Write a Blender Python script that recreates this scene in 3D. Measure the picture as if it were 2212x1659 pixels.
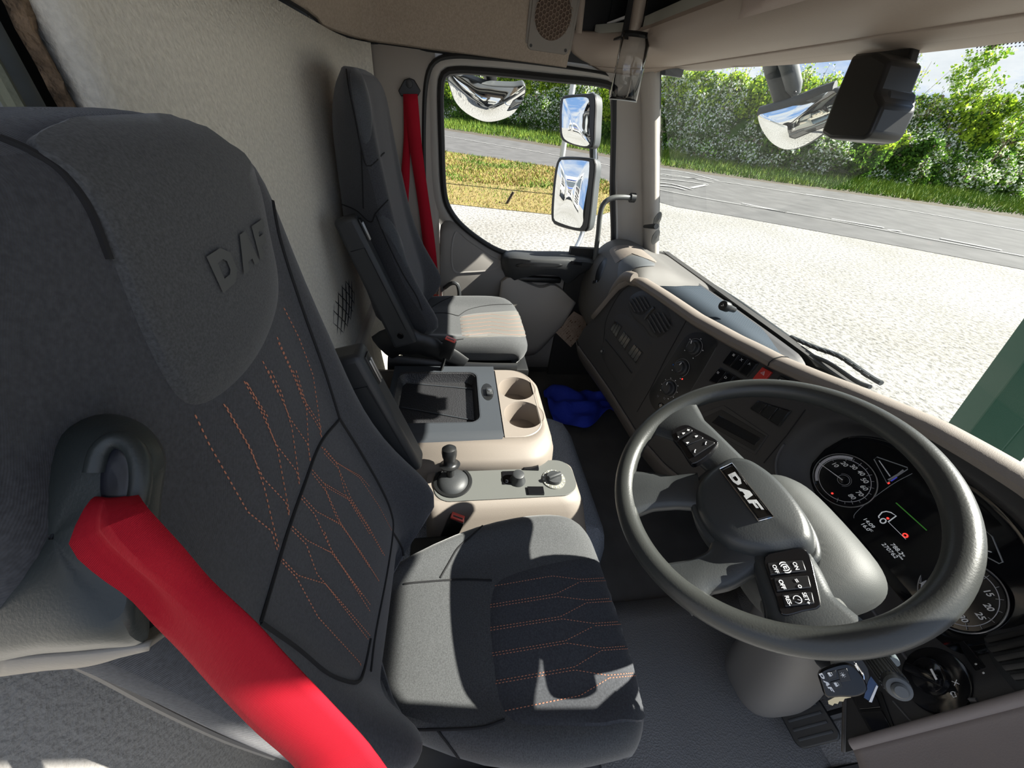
import bpy, bmesh, math, random
import numpy as np
from math import sin, cos, pi, radians, sqrt
from mathutils import Vector, Matrix, noise
from mathutils.bvhtree import BVHTree
for o in list(bpy.data.objects): bpy.data.objects.remove(o)
S = bpy.context.scene
COL = S.collection
random.seed(7)
# ------------------------------------------------------------------ camera
W, H = 2212, 1659
YAW, PITCH, ROLL, FPX = 0.19743, 0.64581, 0.1177, 787.0
CAM = Vector((.834, 0, 1.29))
fw = Vector((-cos(YAW)*cos(PITCH), sin(YAW)*cos(PITCH), -sin(PITCH)))
rt = Vector((sin(YAW), cos(YAW), 0)); up = rt.cross(fw)
RT = rt*cos(ROLL)+up*sin(ROLL); UP = -rt*sin(ROLL)+up*cos(ROLL)
cd = bpy.data.cameras.new('camera'); cam = bpy.data.objects.new('camera', cd); COL.objects.link(cam)
m3 = Matrix((RT, UP, -fw)).transposed()
cam.matrix_world = Matrix.Translation(CAM) @ m3.to_4x4()
cd.sensor_width = 36; cd.lens = FPX/W*36; cd.clip_start = .01; cd.clip_end = 500
S.camera = cam
# ------------------------------------------------------------------ light
SUNDIR = Vector((-.13, -1.12, -1)).normalized()
sl = bpy.data.lights.new('sun', 'SUN'); sl.energy = 19; sl.angle = .009; sl.color = (1, .95, .87)
so = bpy.data.objects.new('sun', sl); COL.objects.link(so)
so.rotation_euler = SUNDIR.to_track_quat('-Z', 'Y').to_euler()
wd = bpy.data.worlds.new('sky'); S.world = wd; wd.use_nodes = True
nt = wd.node_tree; nt.nodes.clear()
def N(nt, t, **k):
    n = nt.nodes.new(t)
    for a, b in k.items():
        if a in n.inputs: n.inputs[a].default_value = b
        else: setattr(n, a, b)
    return n
out = N(nt, 'ShaderNodeOutputWorld'); bg = N(nt, 'ShaderNodeBackground'); bg.inputs['Strength'].default_value = .95
tc = N(nt, 'ShaderNodeTexCoord'); mp = N(nt, 'ShaderNodeMapping'); mp.inputs['Scale'].default_value = (1, 1, 2.5)
nz = N(nt, 'ShaderNodeTexNoise'); nz.inputs['Scale'].default_value = 3.2; nz.inputs['Detail'].default_value = 7; nz.inputs['Roughness'].default_value = .62
cr = N(nt, 'ShaderNodeValToRGB'); e = cr.color_ramp
e.elements[0].position = .40; e.elements[0].color = (.30, .52, .95, 1)
e.elements[1].position = .56; e.elements[1].color = (1.0, 1.03, 1.08, 1)
x_ = e.elements.new(.70); x_.color = (.80, .85, .93, 1)
nt.links.new(tc.outputs['Generated'], mp.inputs['Vector']); nt.links.new(mp.outputs[0], nz.inputs['Vector'])
nt.links.new(nz.outputs['Fac'], cr.inputs['Fac']); nt.links.new(cr.outputs[0], bg.inputs['Color']); nt.links.new(bg.outputs[0], out.inputs[0])
S.view_settings.view_transform = 'Standard'; S.view_settings.look = 'None'; S.view_settings.gamma = 1
S.view_settings.use_curve_mapping = False; S.view_settings.exposure = 0.0
# ------------------------------------------------------------------ photo measuring: a pixel's sight line met with a plane or surface
def ray(u, v): return RT*((u-W/2)/FPX) - UP*((v-H/2)/FPX) + fw
def U(u, v, **k):
    (a, c), = k.items(); i = 'xyz'.index(a); d = ray(u, v)
    return CAM + d*((c-CAM[i])/d[i])
def D(u, v, d): return CAM + ray(u, v)*d
def UP_(u, v, p0, n):
    d = ray(u, v); return CAM + d*(((Vector(p0)-CAM).dot(n))/d.dot(n))
# ------------------------------------------------------------------ materials
MATS = {}
def s2l(c): return tuple(((x/255)/12.92 if x/255 <= .04045 else ((x/255+.055)/1.055)**2.4) for x in c)
def mat(name, col, rough=.5, metal=0, bump=0, bscale=200, spec=.5, kind='noise', var=0, vscale=5, sheen=0, emit=None, estr=0, alpha=None, coat=0, bdist=.001):
    if name in MATS: return MATS[name]
    m = bpy.data.materials.new(name); m.use_nodes = True; t = m.node_tree; b = t.nodes['Principled BSDF']
    b.inputs['Base Color'].default_value = (*col, 1); b.inputs['Roughness'].default_value = rough
    b.inputs['Metallic'].default_value = metal; b.inputs['Specular IOR Level'].default_value = spec
    if sheen: b.inputs['Sheen Weight'].default_value = sheen; b.inputs['Sheen Roughness'].default_value = .4
    if coat: b.inputs['Coat Weight'].default_value = coat; b.inputs['Coat Roughness'].default_value = .08
    if emit: b.inputs['Emission Color'].default_value = (*emit, 1); b.inputs['Emission Strength'].default_value = estr
    tc = N(t, 'ShaderNodeTexCoord')
    def tex(kind, sc):
        if kind == 'noise': n = N(t, 'ShaderNodeTexNoise'); n.inputs['Scale'].default_value = sc; n.inputs['Detail'].default_value = 3
        elif kind == 'voronoi': n = N(t, 'ShaderNodeTexVoronoi'); n.inputs['Scale'].default_value = sc
        else:
            n = N(t, 'ShaderNodeTexWave'); n.inputs['Scale'].default_value = sc; n.inputs['Distortion'].default_value = 1.2; n.inputs['Detail'].default_value = 1; n.bands_direction = 'DIAGONAL'
            n.inputs['Detail Scale'].default_value = 2
        t.links.new(tc.outputs['Object'], n.inputs['Vector']); return n
    if bump:
        n = tex(kind, bscale); bp = N(t, 'ShaderNodeBump'); bp.inputs['Strength'].default_value = bump; bp.inputs['Distance'].default_value = bdist
        o = n.outputs['Distance'] if kind == 'voronoi' else n.outputs['Fac']
        t.links.new(o, bp.inputs['Height']); t.links.new(bp.outputs[0], b.inputs['Normal'])
    if var:
        n = tex('noise', vscale); r = N(t, 'ShaderNodeMapRange'); r.inputs['To Min'].default_value = 1-var; r.inputs['To Max'].default_value = 1+var
        r.inputs['From Min'].default_value = .3; r.inputs['From Max'].default_value = .7
        h = N(t, 'ShaderNodeHueSaturation'); h.inputs['Color'].default_value = (*col, 1)
        t.links.new(n.outputs['Fac'], r.inputs['Value']); t.links.new(r.outputs[0], h.inputs['Value']); t.links.new(h.outputs[0], b.inputs['Base Color'])
    MATS[name] = m; return m
def glassmat(name, tint=(.96, .985, .97), refl=.05, rough=.0):
    if name in MATS: return MATS[name]
    m = bpy.data.materials.new(name); m.use_nodes = True; t = m.node_tree; t.nodes.clear()
    o = N(t, 'ShaderNodeOutputMaterial'); mx = N(t, 'ShaderNodeMixShader'); tr = N(t, 'ShaderNodeBsdfTransparent'); g = N(t, 'ShaderNodeBsdfGlossy')
    fr = N(t, 'ShaderNodeFresnel'); fr.inputs['IOR'].default_value = 1.42; g.inputs['Roughness'].default_value = rough
    tr.inputs['Color'].default_value = (*tint, 1); mu = N(t, 'ShaderNodeMath', operation='MULTIPLY'); mu.inputs[1].default_value = refl*20
    t.links.new(fr.outputs[0], mu.inputs[0]); t.links.new(mu.outputs[0], mx.inputs[0]); t.links.new(tr.outputs[0], mx.inputs[1]); t.links.new(g.outputs[0], mx.inputs[2]); t.links.new(mx.outputs[0], o.inputs[0])
    MATS[name] = m; return m
M_SEAT = mat('seat twill fabric', (.050, .052, .058), .9, bump=.22, bscale=430, kind='wave', sheen=.25, spec=.15, var=.22, vscale=350)
M_SEATK = mat('seat smooth knit fabric', (.066, .068, .070), .92, bump=.25, bscale=900, sheen=.3, spec=.15, var=.25, vscale=500)
M_SEATL = mat('seat bolster knit fabric', (.068, .073, .080), .92, bump=.25, bscale=700, sheen=.3, spec=.15, var=.25, vscale=600)
M_STITCH = mat('orange stitching thread', (.42, .17, .10), .8)
M_SEAM = mat('black seam cord', (.008, .008, .009), .9)
M_PLAS = mat('charcoal grained plastic', (.030, .032, .034), .48, bump=.25, bscale=900)
M_BLACK = mat('black plastic', (.009, .0095, .010), .38, bump=.05, bscale=500)
M_GLOSS = mat('gloss black plastic', (.006, .006, .007), .12)
M_DASH = mat('dark grey dash plastic', (.034, .033, .033), .52, bump=.2, bscale=1000)
M_DASHG = mat('mid grey dash plastic', (.105, .105, .103), .6, bump=.2, bscale=900)
M_BEIGE = mat('beige grained plastic', (.195, .168, .144), .55, bump=.3, bscale=700, kind='noise')
M_BEIGED = mat('taupe plastic', (.23, .205, .18), .6, bump=.25, bscale=800)
M_PANEL = mat('grey-beige trim panel', (.40, .37, .33), .75, bump=.1, bscale=500)
M_DOORP = mat('grey door panel plastic', (.24, .225, .21), .6, bump=.15, bscale=900)
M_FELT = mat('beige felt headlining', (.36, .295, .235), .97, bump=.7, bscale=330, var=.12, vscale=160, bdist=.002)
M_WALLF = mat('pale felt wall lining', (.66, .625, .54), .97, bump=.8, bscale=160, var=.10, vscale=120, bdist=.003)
M_RUBBER = mat('black rubber seal', (.012, .012, .012), .55)
M_FLOOR = mat('grey rubber floor', (.075, .073, .072), .5, bump=.4, bscale=450, var=.2, vscale=9)
M_CARPET = mat('blue-grey carpet', (.19, .21, .25), .98, bump=1, bscale=380, var=.5, vscale=420, bdist=.003)
M_WHEEL = mat('wheel grained leatherette', (.034, .036, .034), .36, bump=.30, bscale=420, bdist=.0006)
M_HUB = mat('wheel hub plastic', (.034, .037, .038), .40, bump=.30, bscale=480, bdist=.0006)
M_SHROUD = mat('column shroud plastic', (.044, .047, .045), .6, bump=.2, bscale=900)
M_CHROME = mat('chrome', (.75, .75, .75), .12, 1)
M_STEEL = mat('brushed steel', (.5, .5, .5), .35, 1)
M_WHITE = mat('white print', (.80, .80, .80), .6)
M_GREYP = mat('grey print', (.35, .35, .36), .6)
M_RED = mat('red belt webbing', (.42, .010, .025), .8, bump=.4, bscale=330, kind='wave', spec=.15)
M_REDP = mat('red release plastic', (.72, .10, .075), .4)
M_REDB = mat('red hazard switch', (.50, .03, .02), .45)
M_LEDR = mat('red telltale', (.5, 0, 0), .5, emit=(1, .04, .03), estr=2.0)
M_LCD = mat('lit display print', (.5, .5, .5), .5, emit=(.8, .85, .9), estr=.28)
M_LCDG = mat('green display bar', (.05, .2, .04), .5, emit=(.1, .5, .05), estr=.12)
M_GLASS = glassmat('window glass', (.975, .985, .975), .006)
M_WSG = glassmat('windscreen glass', (.95, .98, .96), .003)
M_MIRROR = mat('mirror glass', (.86, .88, .88), .015, 1)
M_MIRB = mat('mirror housing plastic', (.055, .063, .066), .5, bump=.1, bscale=500)
# ------------------------------------------------------------------ mesh helpers
class G:
    def __init__(s): s.v = []; s.f = []; s.m = []
    def add(s, v, f, mi=0):
        o = len(s.v); s.v += [Vector(a) for a in v]; s.f += [tuple(i+o for i in q) for q in f]; s.m += [mi]*len(f); return s
def grid(rows, cu=False, cv=False):
    n = len(rows); k = len(rows[0]); v = [p for r in rows for p in r]; f = []
    for i in range(n if cv else n-1):
        for j in range(k if cu else k-1):
            a = i*k+j; b = i*k+(j+1) % k; c = ((i+1) % n)*k+(j+1) % k; d = ((i+1) % n)*k+j
            f.append((a, b, c, d))
    return v, f
def spline(pts, n, closed=False):
    P = [Vector(p) for p in pts]; m = len(P)
    seg = m if closed else m-1; L = []
    for i in range(seg):
        p0 = P[(i-1) % m] if closed or i > 0 else P[0]*2-P[1]
        p1 = P[i]; p2 = P[(i+1) % m]; p3 = P[(i+2) % m] if closed or i+2 < m else P[-1]*2-P[-2]
        for q in range(24):
            t = q/24; L.append(.5*((2*p1)+(p2-p0)*t+(2*p0-5*p1+4*p2-p3)*t*t+(3*p1-p0-3*p2+p3)*t**3))
    L.append(P[0] if closed else P[-1])
    d = [0]
    for a, b in zip(L, L[1:]): d.append(d[-1]+(b-a).length)
    o = []; j = 0; tot = d[-1]; cnt = n if not closed else n
    for i in range(cnt):
        t = tot*i/((n-1) if not closed else n)
        while j < len(d)-2 and d[j+1] < t: j += 1
        s = (t-d[j])/max(d[j+1]-d[j], 1e-9); o.append(L[j].lerp(L[j+1], min(max(s, 0), 1)))
    return o
def polyl(pts, n):
    P = [Vector(p) for p in pts]; d = [0]
    for a, b in zip(P, P[1:]): d.append(d[-1]+(b-a).length)
    o = []; j = 0
    for i in range(n):
        t = d[-1]*i/(n-1)
        while j < len(d)-2 and d[j+1] < t: j += 1
        s = (t-d[j])/max(d[j+1]-d[j], 1e-9); o.append(P[j].lerp(P[j+1], min(max(s, 0), 1)))
    return o
def tube(path, r, seg=10, closed=False, caps=True, ell=None, upv=None):
    P = [Vector(p) for p in path]; n = len(P); rows = []
    T0 = (P[1]-P[0]).normalized(); u = Vector(upv) if upv else (Vector((0, 0, 1)) if abs(T0.z) < .9 else Vector((1, 0, 0)))
    u = (u-T0*u.dot(T0)).normalized()
    for i in range(n):
        if closed: T = (P[(i+1) % n]-P[i-1]).normalized()
        else: T = (P[min(i+1, n-1)]-P[max(i-1, 0)]).normalized()
        u = (u-T*u.dot(T)).normalized(); w = T.cross(u)
        rr = r[i] if isinstance(r, (list, tuple)) else r
        a, b = (rr, rr) if not ell else (rr, rr*ell)
        rows.append([P[i]+u*(a*cos(2*pi*j/seg))+w*(b*sin(2*pi*j/seg)) for j in range(seg)])
    v, f = grid(rows, cu=True, cv=closed)
    if caps and not closed: f = f+[tuple(range(seg-1, -1, -1)), tuple(range((n-1)*seg, n*seg))]
    return v, f
def lathe(prof, M, seg=28, cap=True):
    rows = [[M @ Vector((r*cos(2*pi*j/seg), r*sin(2*pi*j/seg), z)) for j in range(seg)] for r, z in prof]
    v, f = grid(rows, cu=True)
    if cap: f = f+[tuple(range(seg-1, -1, -1)), tuple(range((len(prof)-1)*seg, len(prof)*seg))]
    return v, f
def prism(poly, h, M=Matrix.Identity(4), z0=0):
    n = len(poly); v = [M @ Vector((p[0], p[1], z0)) for p in poly]+[M @ Vector((p[0], p[1], z0+h)) for p in poly]
    f = [tuple(range(n-1, -1, -1)), tuple(range(n, 2*n))]+[(i, (i+1) % n, n+(i+1) % n, n+i) for i in range(n)]
    return v, f
def rrect(w, h, r, n=5, cx=0, cy=0):
    o = []
    for qx, qy, a0 in ((1, 1, 0), (-1, 1, 90), (-1, -1, 180), (1, -1, 270)):
        for i in range(n+1):
            a = radians(a0+90*i/n); o.append((cx+qx*(w/2-r)+r*cos(a), cy+qy*(h/2-r)+r*sin(a)))
    return o
def box(c, s, M=Matrix.Identity(4), b=0, seg=2):
    bm = bmesh.new(); bmesh.ops.create_cube(bm, size=1)
    for q in bm.verts: q.co = Vector((q.co.x*s[0], q.co.y*s[1], q.co.z*s[2]))
    if b: bmesh.ops.bevel(bm, geom=bm.edges[:], offset=b, segments=seg, affect='EDGES', profile=.5)
    v = [M @ (q.co+Vector(c)) for q in bm.verts]; bm.verts.index_update(); f = [tuple(x.index for x in q.verts) for q in bm.faces]; bm.free(); return v, f
def FR(o, x, z):
    """frame: origin, rough x axis, z axis (normal)"""
    z = Vector(z).normalized(); x = Vector(x); x = (x-z*x.dot(z)).normalized(); y = z.cross(x)
    M = Matrix((x, y, z)).transposed().to_4x4(); M.translation = Vector(o); return M
def loc_of(p): return p.matrix_world.translation if p else Vector((0, 0, 0))
LOCS = {}
def obj(name, geo, m, parent=None, smooth=True, sub=0, bevel=0, solid=0, soff=-1, angle=40, label=None, bseg=2, merge=False):
    if isinstance(geo, tuple): g = G().add(*geo)
    elif isinstance(geo, list):
        g = G()
        for q in geo: g.add(*q)
    else: g = geo
    if parent: L = LOCS[parent.name]
    else:
        xs = [p.x for p in g.v]; ys = [p.y for p in g.v]; zs = [p.z for p in g.v]
        L = Vector(((min(xs)+max(xs))/2, (min(ys)+max(ys))/2, min(zs)))
    me = bpy.data.meshes.new(name); me.from_pydata([p-L for p in g.v], [], g.f)
    ms = m if isinstance(m, (list, tuple)) else [m]
    for q in ms: me.materials.append(q)
    if len(ms) > 1: me.polygons.foreach_set('material_index', g.m)
    if merge:
        bm = bmesh.new(); bm.from_mesh(me); bmesh.ops.remove_doubles(bm, verts=bm.verts, dist=1e-5); bm.to_mesh(me); bm.free()
    bm = bmesh.new(); bm.from_mesh(me); bmesh.ops.recalc_face_normals(bm, faces=bm.faces); bm.to_mesh(me); bm.free()
    o = bpy.data.objects.new(name, me); COL.objects.link(o)
    if parent: o.parent = parent; LOCS[o.name] = LOCS[parent.name]
    else: o.location = L; LOCS[o.name] = L.copy()
    if parent and 0: pass
    if smooth:
        me.polygons.foreach_set('use_smooth', [True]*len(me.polygons))
        me.set_sharp_from_angle(angle=radians(angle))
    if solid: q = o.modifiers.new('s', 'SOLIDIFY'); q.thickness = solid; q.offset = soff
    if bevel: q = o.modifiers.new('b', 'BEVEL'); q.width = bevel; q.segments = bseg; q.limit_method = 'ANGLE'; q.angle_limit = radians(35)
    if sub: q = o.modifiers.new('u', 'SUBSURF'); q.levels = sub; q.render_levels = sub
    if label: o['label'] = label
    return o
def subobj(name, geo, m, parent, **k): return obj(name, geo, m, parent, **k)
def thing(name, loc, label, cat, group=None):
    o = bpy.data.objects.new(name, None); COL.objects.link(o); o.location = loc; o.empty_display_size = .05
    LOCS[o.name] = Vector(loc); o['label'] = label; o['category'] = cat
    if group: o['group'] = group
    return o
def tag(o, label, cat, group=None, kind=None):
    o['label'] = label; o['category'] = cat
    if group: o['group'] = group
    if kind: o['kind'] = kind
    return o
def struct(name, geo, m, label, **k):
    o = obj(name, geo, m, **k); o['kind'] = 'structure'; o['label'] = label; o['category'] = k.get('cat', name.split('_')[0]); return o
def bvh(geo):
    if isinstance(geo, tuple): g = G().add(*geo)
    elif isinstance(geo, list):
        g = G()
        for q in geo: g.add(*q)
    else: g = geo
    return BVHTree.FromPolygons(g.v, g.f)
def bvh_sub(o, parent_loc):
    """BVH of an object with its modifiers applied, in world space"""
    dg = bpy.context.evaluated_depsgraph_get(); ev = o.evaluated_get(dg); me = ev.to_mesh()
    v = [q.co+parent_loc for q in me.vertices]; f = [tuple(p.vertices) for p in me.polygons]; ev.to_mesh_clear()
    return BVHTree.FromPolygons(v, f)
def hit(u, v, B):
    p, n, i, d = B.ray_cast(CAM, ray(u, v).normalized())
    if p is None: return None, None
    if n.dot(CAM-p) < 0: n = -n
    return p, n
def hits(pts, B, off=0):
    o = []
    for u, v in pts:
        p, n = hit(u, v, B)
        if p is not None: o.append(p+n*off)
    return o
def linepx(pts, n, sp=True):
    q = [(a, b, 0) for a, b in pts]; r = spline(q, n) if sp else polyl(q, n); return [(p.x, p.y) for p in r]
def patch(pix, B, off=.003, rings=8, n=64, edge=-.002, smooth=True):
    """raised panel lying on a surface, bounded by an outline"""
    c = [(a, b, 0) for a, b in pix]; L = spline(c, n, closed=True) if smooth else polyl(c+[c[0]], n+1)[:-1]
    cx = sum(p.x for p in L)/len(L); cy = sum(p.y for p in L)/len(L); rows = []
    last = next((h for h in (hit(p.x, p.y, B) for p in L) if h[0] is not None), (None, None))
    for i in range(rings+1):
        t = 1-i/rings*(1-.02); row = []
        for p in L:
            tt = t
            while True:
                q, nn = hit(cx+(p.x-cx)*tt, cy+(p.y-cy)*tt, B)
                if q is not None or tt < .05: break
                tt -= .02
            if q is None: q, nn = last
            last = (q, nn); row.append(q+nn*(edge if i == 0 else (off*.75 if i == 1 else off)))
        rows.append(row)
    v, f = grid(rows, cu=True); k = len(L); f.append(tuple(range(rings*k, rings*k+k))); return v, f
def pxtube(pix, B, r, off=0, n=40, sp=True, seg=6, closed=False):
    P = hits(linepx(pix+([pix[0]] if closed else []), n, sp), B, off)
    if closed: P = P[:-1]
    return tube(P, r, seg, closed=closed)
def dashes(pix, B, r=.0006, off=.0008, dl=.0035, gap=.0028, g=None):
    """row of stitches along an outline on a surface"""
    P = hits(linepx(pix, 60, False), B, off); g = g or G()
    if len(P) < 2: return g
    d = [0]
    for a, b in zip(P, P[1:]): d.append(d[-1]+(b-a).length)
    t = 0; tot = d[-1]
    def at(t):
        for j in range(len(d)-1):
            if d[j+1] >= t: return P[j].lerp(P[j+1], (t-d[j])/max(1e-9, d[j+1]-d[j]))
        return P[-1]
    while t+dl < tot:
        a = at(t); b = at(t+dl); v, f = tube([a, a.lerp(b, .5), b], [r*.6, r, r*.6], 4); g.add(v, f); t += dl+gap
    return g
def pixpoly(pix, B, h, z0=-.002):
    """solid key / plate standing on a surface, its outline given by corner sight lines"""
    P = []; nn = Vector()
    for u, v in pix:
        p, n = hit(u, v, B); P.append(p); nn += n
    nn.normalize(); c = sum(P, Vector())/len(P)
    P = [p-nn*((p-c).dot(nn)) for p in P]; n = len(P)
    v = [p+nn*z0 for p in P]+[p+nn*h for p in P]
    f = [tuple(range(n-1, -1, -1)), tuple(range(n, 2*n))]+[(i, (i+1) % n, n+(i+1) % n, n+i) for i in range(n)]
    return v, f
def text(body, size, M, m, parent=None, name='lettering', ext=.0003, shear=0, align='CENTER', bold=0, sx=1):
    c = bpy.data.curves.new('t', 'FONT'); c.body = body; c.size = size; c.extrude = ext; c.shear = shear; c.align_x = align; c.align_y = 'CENTER'; c.offset = bold
    o = bpy.data.objects.new('t', c); COL.objects.link(o); dg = bpy.context.evaluated_depsgraph_get(); dg.update()
    me = bpy.data.meshes.new_from_object(o.evaluated_get(dg)); bpy.data.objects.remove(o)
    v = [M @ Vector((q.co.x*sx, q.co.y, q.co.z)) for q in me.vertices]; f = [tuple(p.vertices) for p in me.polygons]; bpy.data.meshes.remove(me)
    return v, f
def lettering(name, geos, m, parent, **k): return obj(name, geos, m, parent, smooth=False, **k)
def inter(xs, ys, x):
    if x <= xs[0]: return ys[0]
    for a, b, c, d in zip(xs, xs[1:], ys, ys[1:]):
        if x <= b: return c+(d-c)*(x-a)/(b-a)
    return ys[-1]
def sm(a, b, x):
    t = min(max((x-a)/(b-a), 0), 1); return t*t*(3-2*t)
# ================================================================== OUTSIDE
GZ = -1.0
def ground(pts, z=GZ): return [U(u, v, z=z) for u, v in pts]
def ext(P, a, b):
    P = [Vector(p) for p in P]; d0 = (P[0]-P[1]).normalized(); d1 = (P[-1]-P[-2]).normalized()
    return [P[0]+d0*a]+P+[P[-1]+d1*b]
M_GRAVEL = mat('pale gravel', (.50, .48, .44), .95, bump=.8, bscale=14, var=0, bdist=.03)
t = M_GRAVEL.node_tree; b_ = t.nodes['Principled BSDF']; tcn = N(t, 'ShaderNodeTexCoord')
n1 = N(t, 'ShaderNodeTexNoise'); n1.inputs['Scale'].default_value = 14; n1.inputs['Detail'].default_value = 6; n1.inputs['Roughness'].default_value = .75
n2 = N(t, 'ShaderNodeTexNoise'); n2.inputs['Scale'].default_value = .35; n2.inputs['Detail'].default_value = 3
r1 = N(t, 'ShaderNodeValToRGB'); r1.color_ramp.elements[0].position = .36; r1.color_ramp.elements[0].color = (.075, .073, .066, 1); r1.color_ramp.elements[1].position = .56; r1.color_ramp.elements[1].color = (.285, .278, .262, 1)
r2 = N(t, 'ShaderNodeValToRGB'); r2.color_ramp.elements[0].position = .35; r2.color_ramp.elements[0].color = (.82, .81, .78, 1); r2.color_ramp.elements[1].position = .6
mxg = N(t, 'ShaderNodeMix', data_type='RGBA', blend_type='MULTIPLY'); mxg.inputs['Factor'].default_value = 1
for n in (n1, n2): t.links.new(tcn.outputs['Object'], n.inputs['Vector'])
t.links.new(n1.outputs[0], r1.inputs[0]); t.links.new(n2.outputs[0], r2.inputs[0]); t.links.new(r1.outputs[0], mxg.inputs['A']); t.links.new(r2.outputs[0], mxg.inputs['B']); t.links.new(mxg.outputs['Result'], b_.inputs['Base Color'])
M_ASPH = mat('worn grey asphalt', (.072, .071, .070), .9, bump=.4, bscale=40, var=.22, vscale=1.2, bdist=.01)
M_PAINT = mat('worn white road paint', (.26, .26, .255), .8, var=.25, vscale=6)
M_SOIL = mat('dark verge soil', (.055, .045, .03), .95, var=.4, vscale=8)
M_DRYG = mat('dry mown grass ground', (.19, .145, .045), .95, bump=.6, bscale=30, var=.35, vscale=9, bdist=.02)
M_GR1 = mat('verge grass green', (.075, .15, .014), .7, spec=.2); M_GR2 = mat('verge grass lime', (.17, .24, .025), .7, spec=.2); M_GR3 = mat('dry grass straw', (.27, .205, .07), .8, spec=.2)
def quad(x0, y0, x1, y1, z): return [Vector((x0, y0, z)), Vector((x1, y0, z)), Vector((x1, y1, z)), Vector((x0, y1, z))], [(0, 1, 2, 3)]
struct('ground', quad(-90, -60, 30, 120, GZ), M_GRAVEL, 'pale gravel yard in front of the cab windows')
FAR = ext(ground([(961, 282), (1211, 322), (1411, 360), (1528, 378), (1772, 411), (1989, 441), (2212, 474)]), 25, 45)
NEAR = ext(ground([(961, 327), (1203, 363), (1320, 394), (1411, 436), (1598, 470), (1859, 517), (2212, 583)]), 25, 25)
n_ = 40
roadg = grid([[p+Vector((0, 0, .01)) for p in spline(NEAR, n_)], [p+Vector((0, 0, .03)) for p in spline(FAR, n_)]])
struct('road', roadg, M_ASPH, 'grey asphalt road running past the yard')
def ribbon(pts, w, z=.045, n=30, sp=True):
    P = ext(ground(pts), .0001, .0001)[1:-1]; P = spline(P, n) if sp else polyl(P, n); rows = [[], []]
    for i, p in enumerate(P):
        T = (P[min(i+1, n-1)]-P[max(0, i-1)]).normalized(); s = Vector((-T.y, T.x, 0))*w/2
        rows[0].append(p+s+Vector((0, 0, z))); rows[1].append(p-s+Vector((0, 0, z)))
    return grid(rows)
struct('road_marking', [ribbon([(930, 290), (1209, 338), (1320, 360), (1411, 378), (1550, 393), (1728, 420), (1963, 457), (2212, 501)], .16),
    ribbon([(1411, 409), (1520, 430), (1600, 444), (1798, 478), (2000, 517), (2212, 556)], .10)]+
    [ribbon(p, .16, n=4) for p in ([(1602, 441), (1698, 461)], [(1795, 475), (1908, 494)], [(2030, 517), (2162, 543)], [(1740, 421), (1822, 434)], [(1917, 499), (1945, 502)])]+
    [ribbon(p, .22, n=8) for p in ([(1412, 366), (1480, 374), (1552, 392)], [(1412, 376), (1480, 384), (1540, 396)], [(1412, 386), (1470, 392), (1530, 400)], [(1412, 395), (1450, 399), (1494, 411)], [(1412, 402), (1450, 405), (1480, 412)], [(1492, 408), (1525, 401)])],
    M_PAINT, 'white painted lines and hatching on the road')
# grass patch beyond the gravel
GP = ground([(900, 318), (961, 327), (1203, 363), (1308, 391), (1360, 418), (1345, 450), (1297, 465), (1192, 464), (972, 441), (900, 436)])
L0, L1 = GP[0], GP[-1]
poly = [L0+Vector((-14, -16, 0))]+GP+[L1+Vector((-1, -12, 0))]
def fan(poly, z):
    bm = bmesh.new(); vs = [bm.verts.new((p.x, p.y, z)) for p in poly]; f = bm.faces.new(vs); bmesh.ops.triangulate(bm, faces=[f]); bm.verts.index_update()
    v = [q.co.copy() for q in bm.verts]; f = [tuple(x.index for x in q.verts) for q in bm.faces]; bm.free(); return v, f
struct('grass_ground', fan(poly, GZ+.012), M_DRYG, 'straw-yellow mown grass patch between gravel and road')
def inside(x, y, P):
    c = False; j = len(P)-1
    for i in range(len(P)):
        if (P[i].y > y) != (P[j].y > y) and x < (P[j].x-P[i].x)*(y-P[i].y)/(P[j].y-P[i].y)+P[i].x: c = not c
        j = i
    return c
def blade(g, x, y, z, h, w, mi, lean=.5):
    a = random.random()*6.283; dx, dy = cos(a)*w, sin(a)*w; l = random.random()*lean*h; b = random.random()*6.283
    o = len(g.v); g.v += [Vector((x-dx, y-dy, z)), Vector((x+dx, y+dy, z)), Vector((x+cos(b)*l, y+sin(b)*l, z+h))]; g.f.append((o, o+1, o+2)); g.m.append(mi)
g = G(); xs = [p.x for p in poly]; ys = [p.y for p in poly]; c_ = 0
rx0, ry0 = -26, -4; rx1, ry1 = max(xs), max(ys)
while c_ < 26000:
    x = rx0+(rx1-rx0)*random.random()**.6; y = random.uniform(ry0, ry1)
    if inside(x, y, poly):
        nv = noise.noise(Vector((x*.5, y*.5, 3))); blade(g, x, y, GZ, random.uniform(.03, .09)*(1 if x > -14 else 1.6), .012*(1 if x > -14 else 2), 0 if nv+random.random()*.5 < .05 else (1 if random.random() < .3 else 2), 1.2); c_ += 1
tag(obj('grass', g, [M_GR1, M_GR2, M_GR3], smooth=False), 'straw-yellow mown grass growing between gravel and road', 'grass', kind='stuff')
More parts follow.
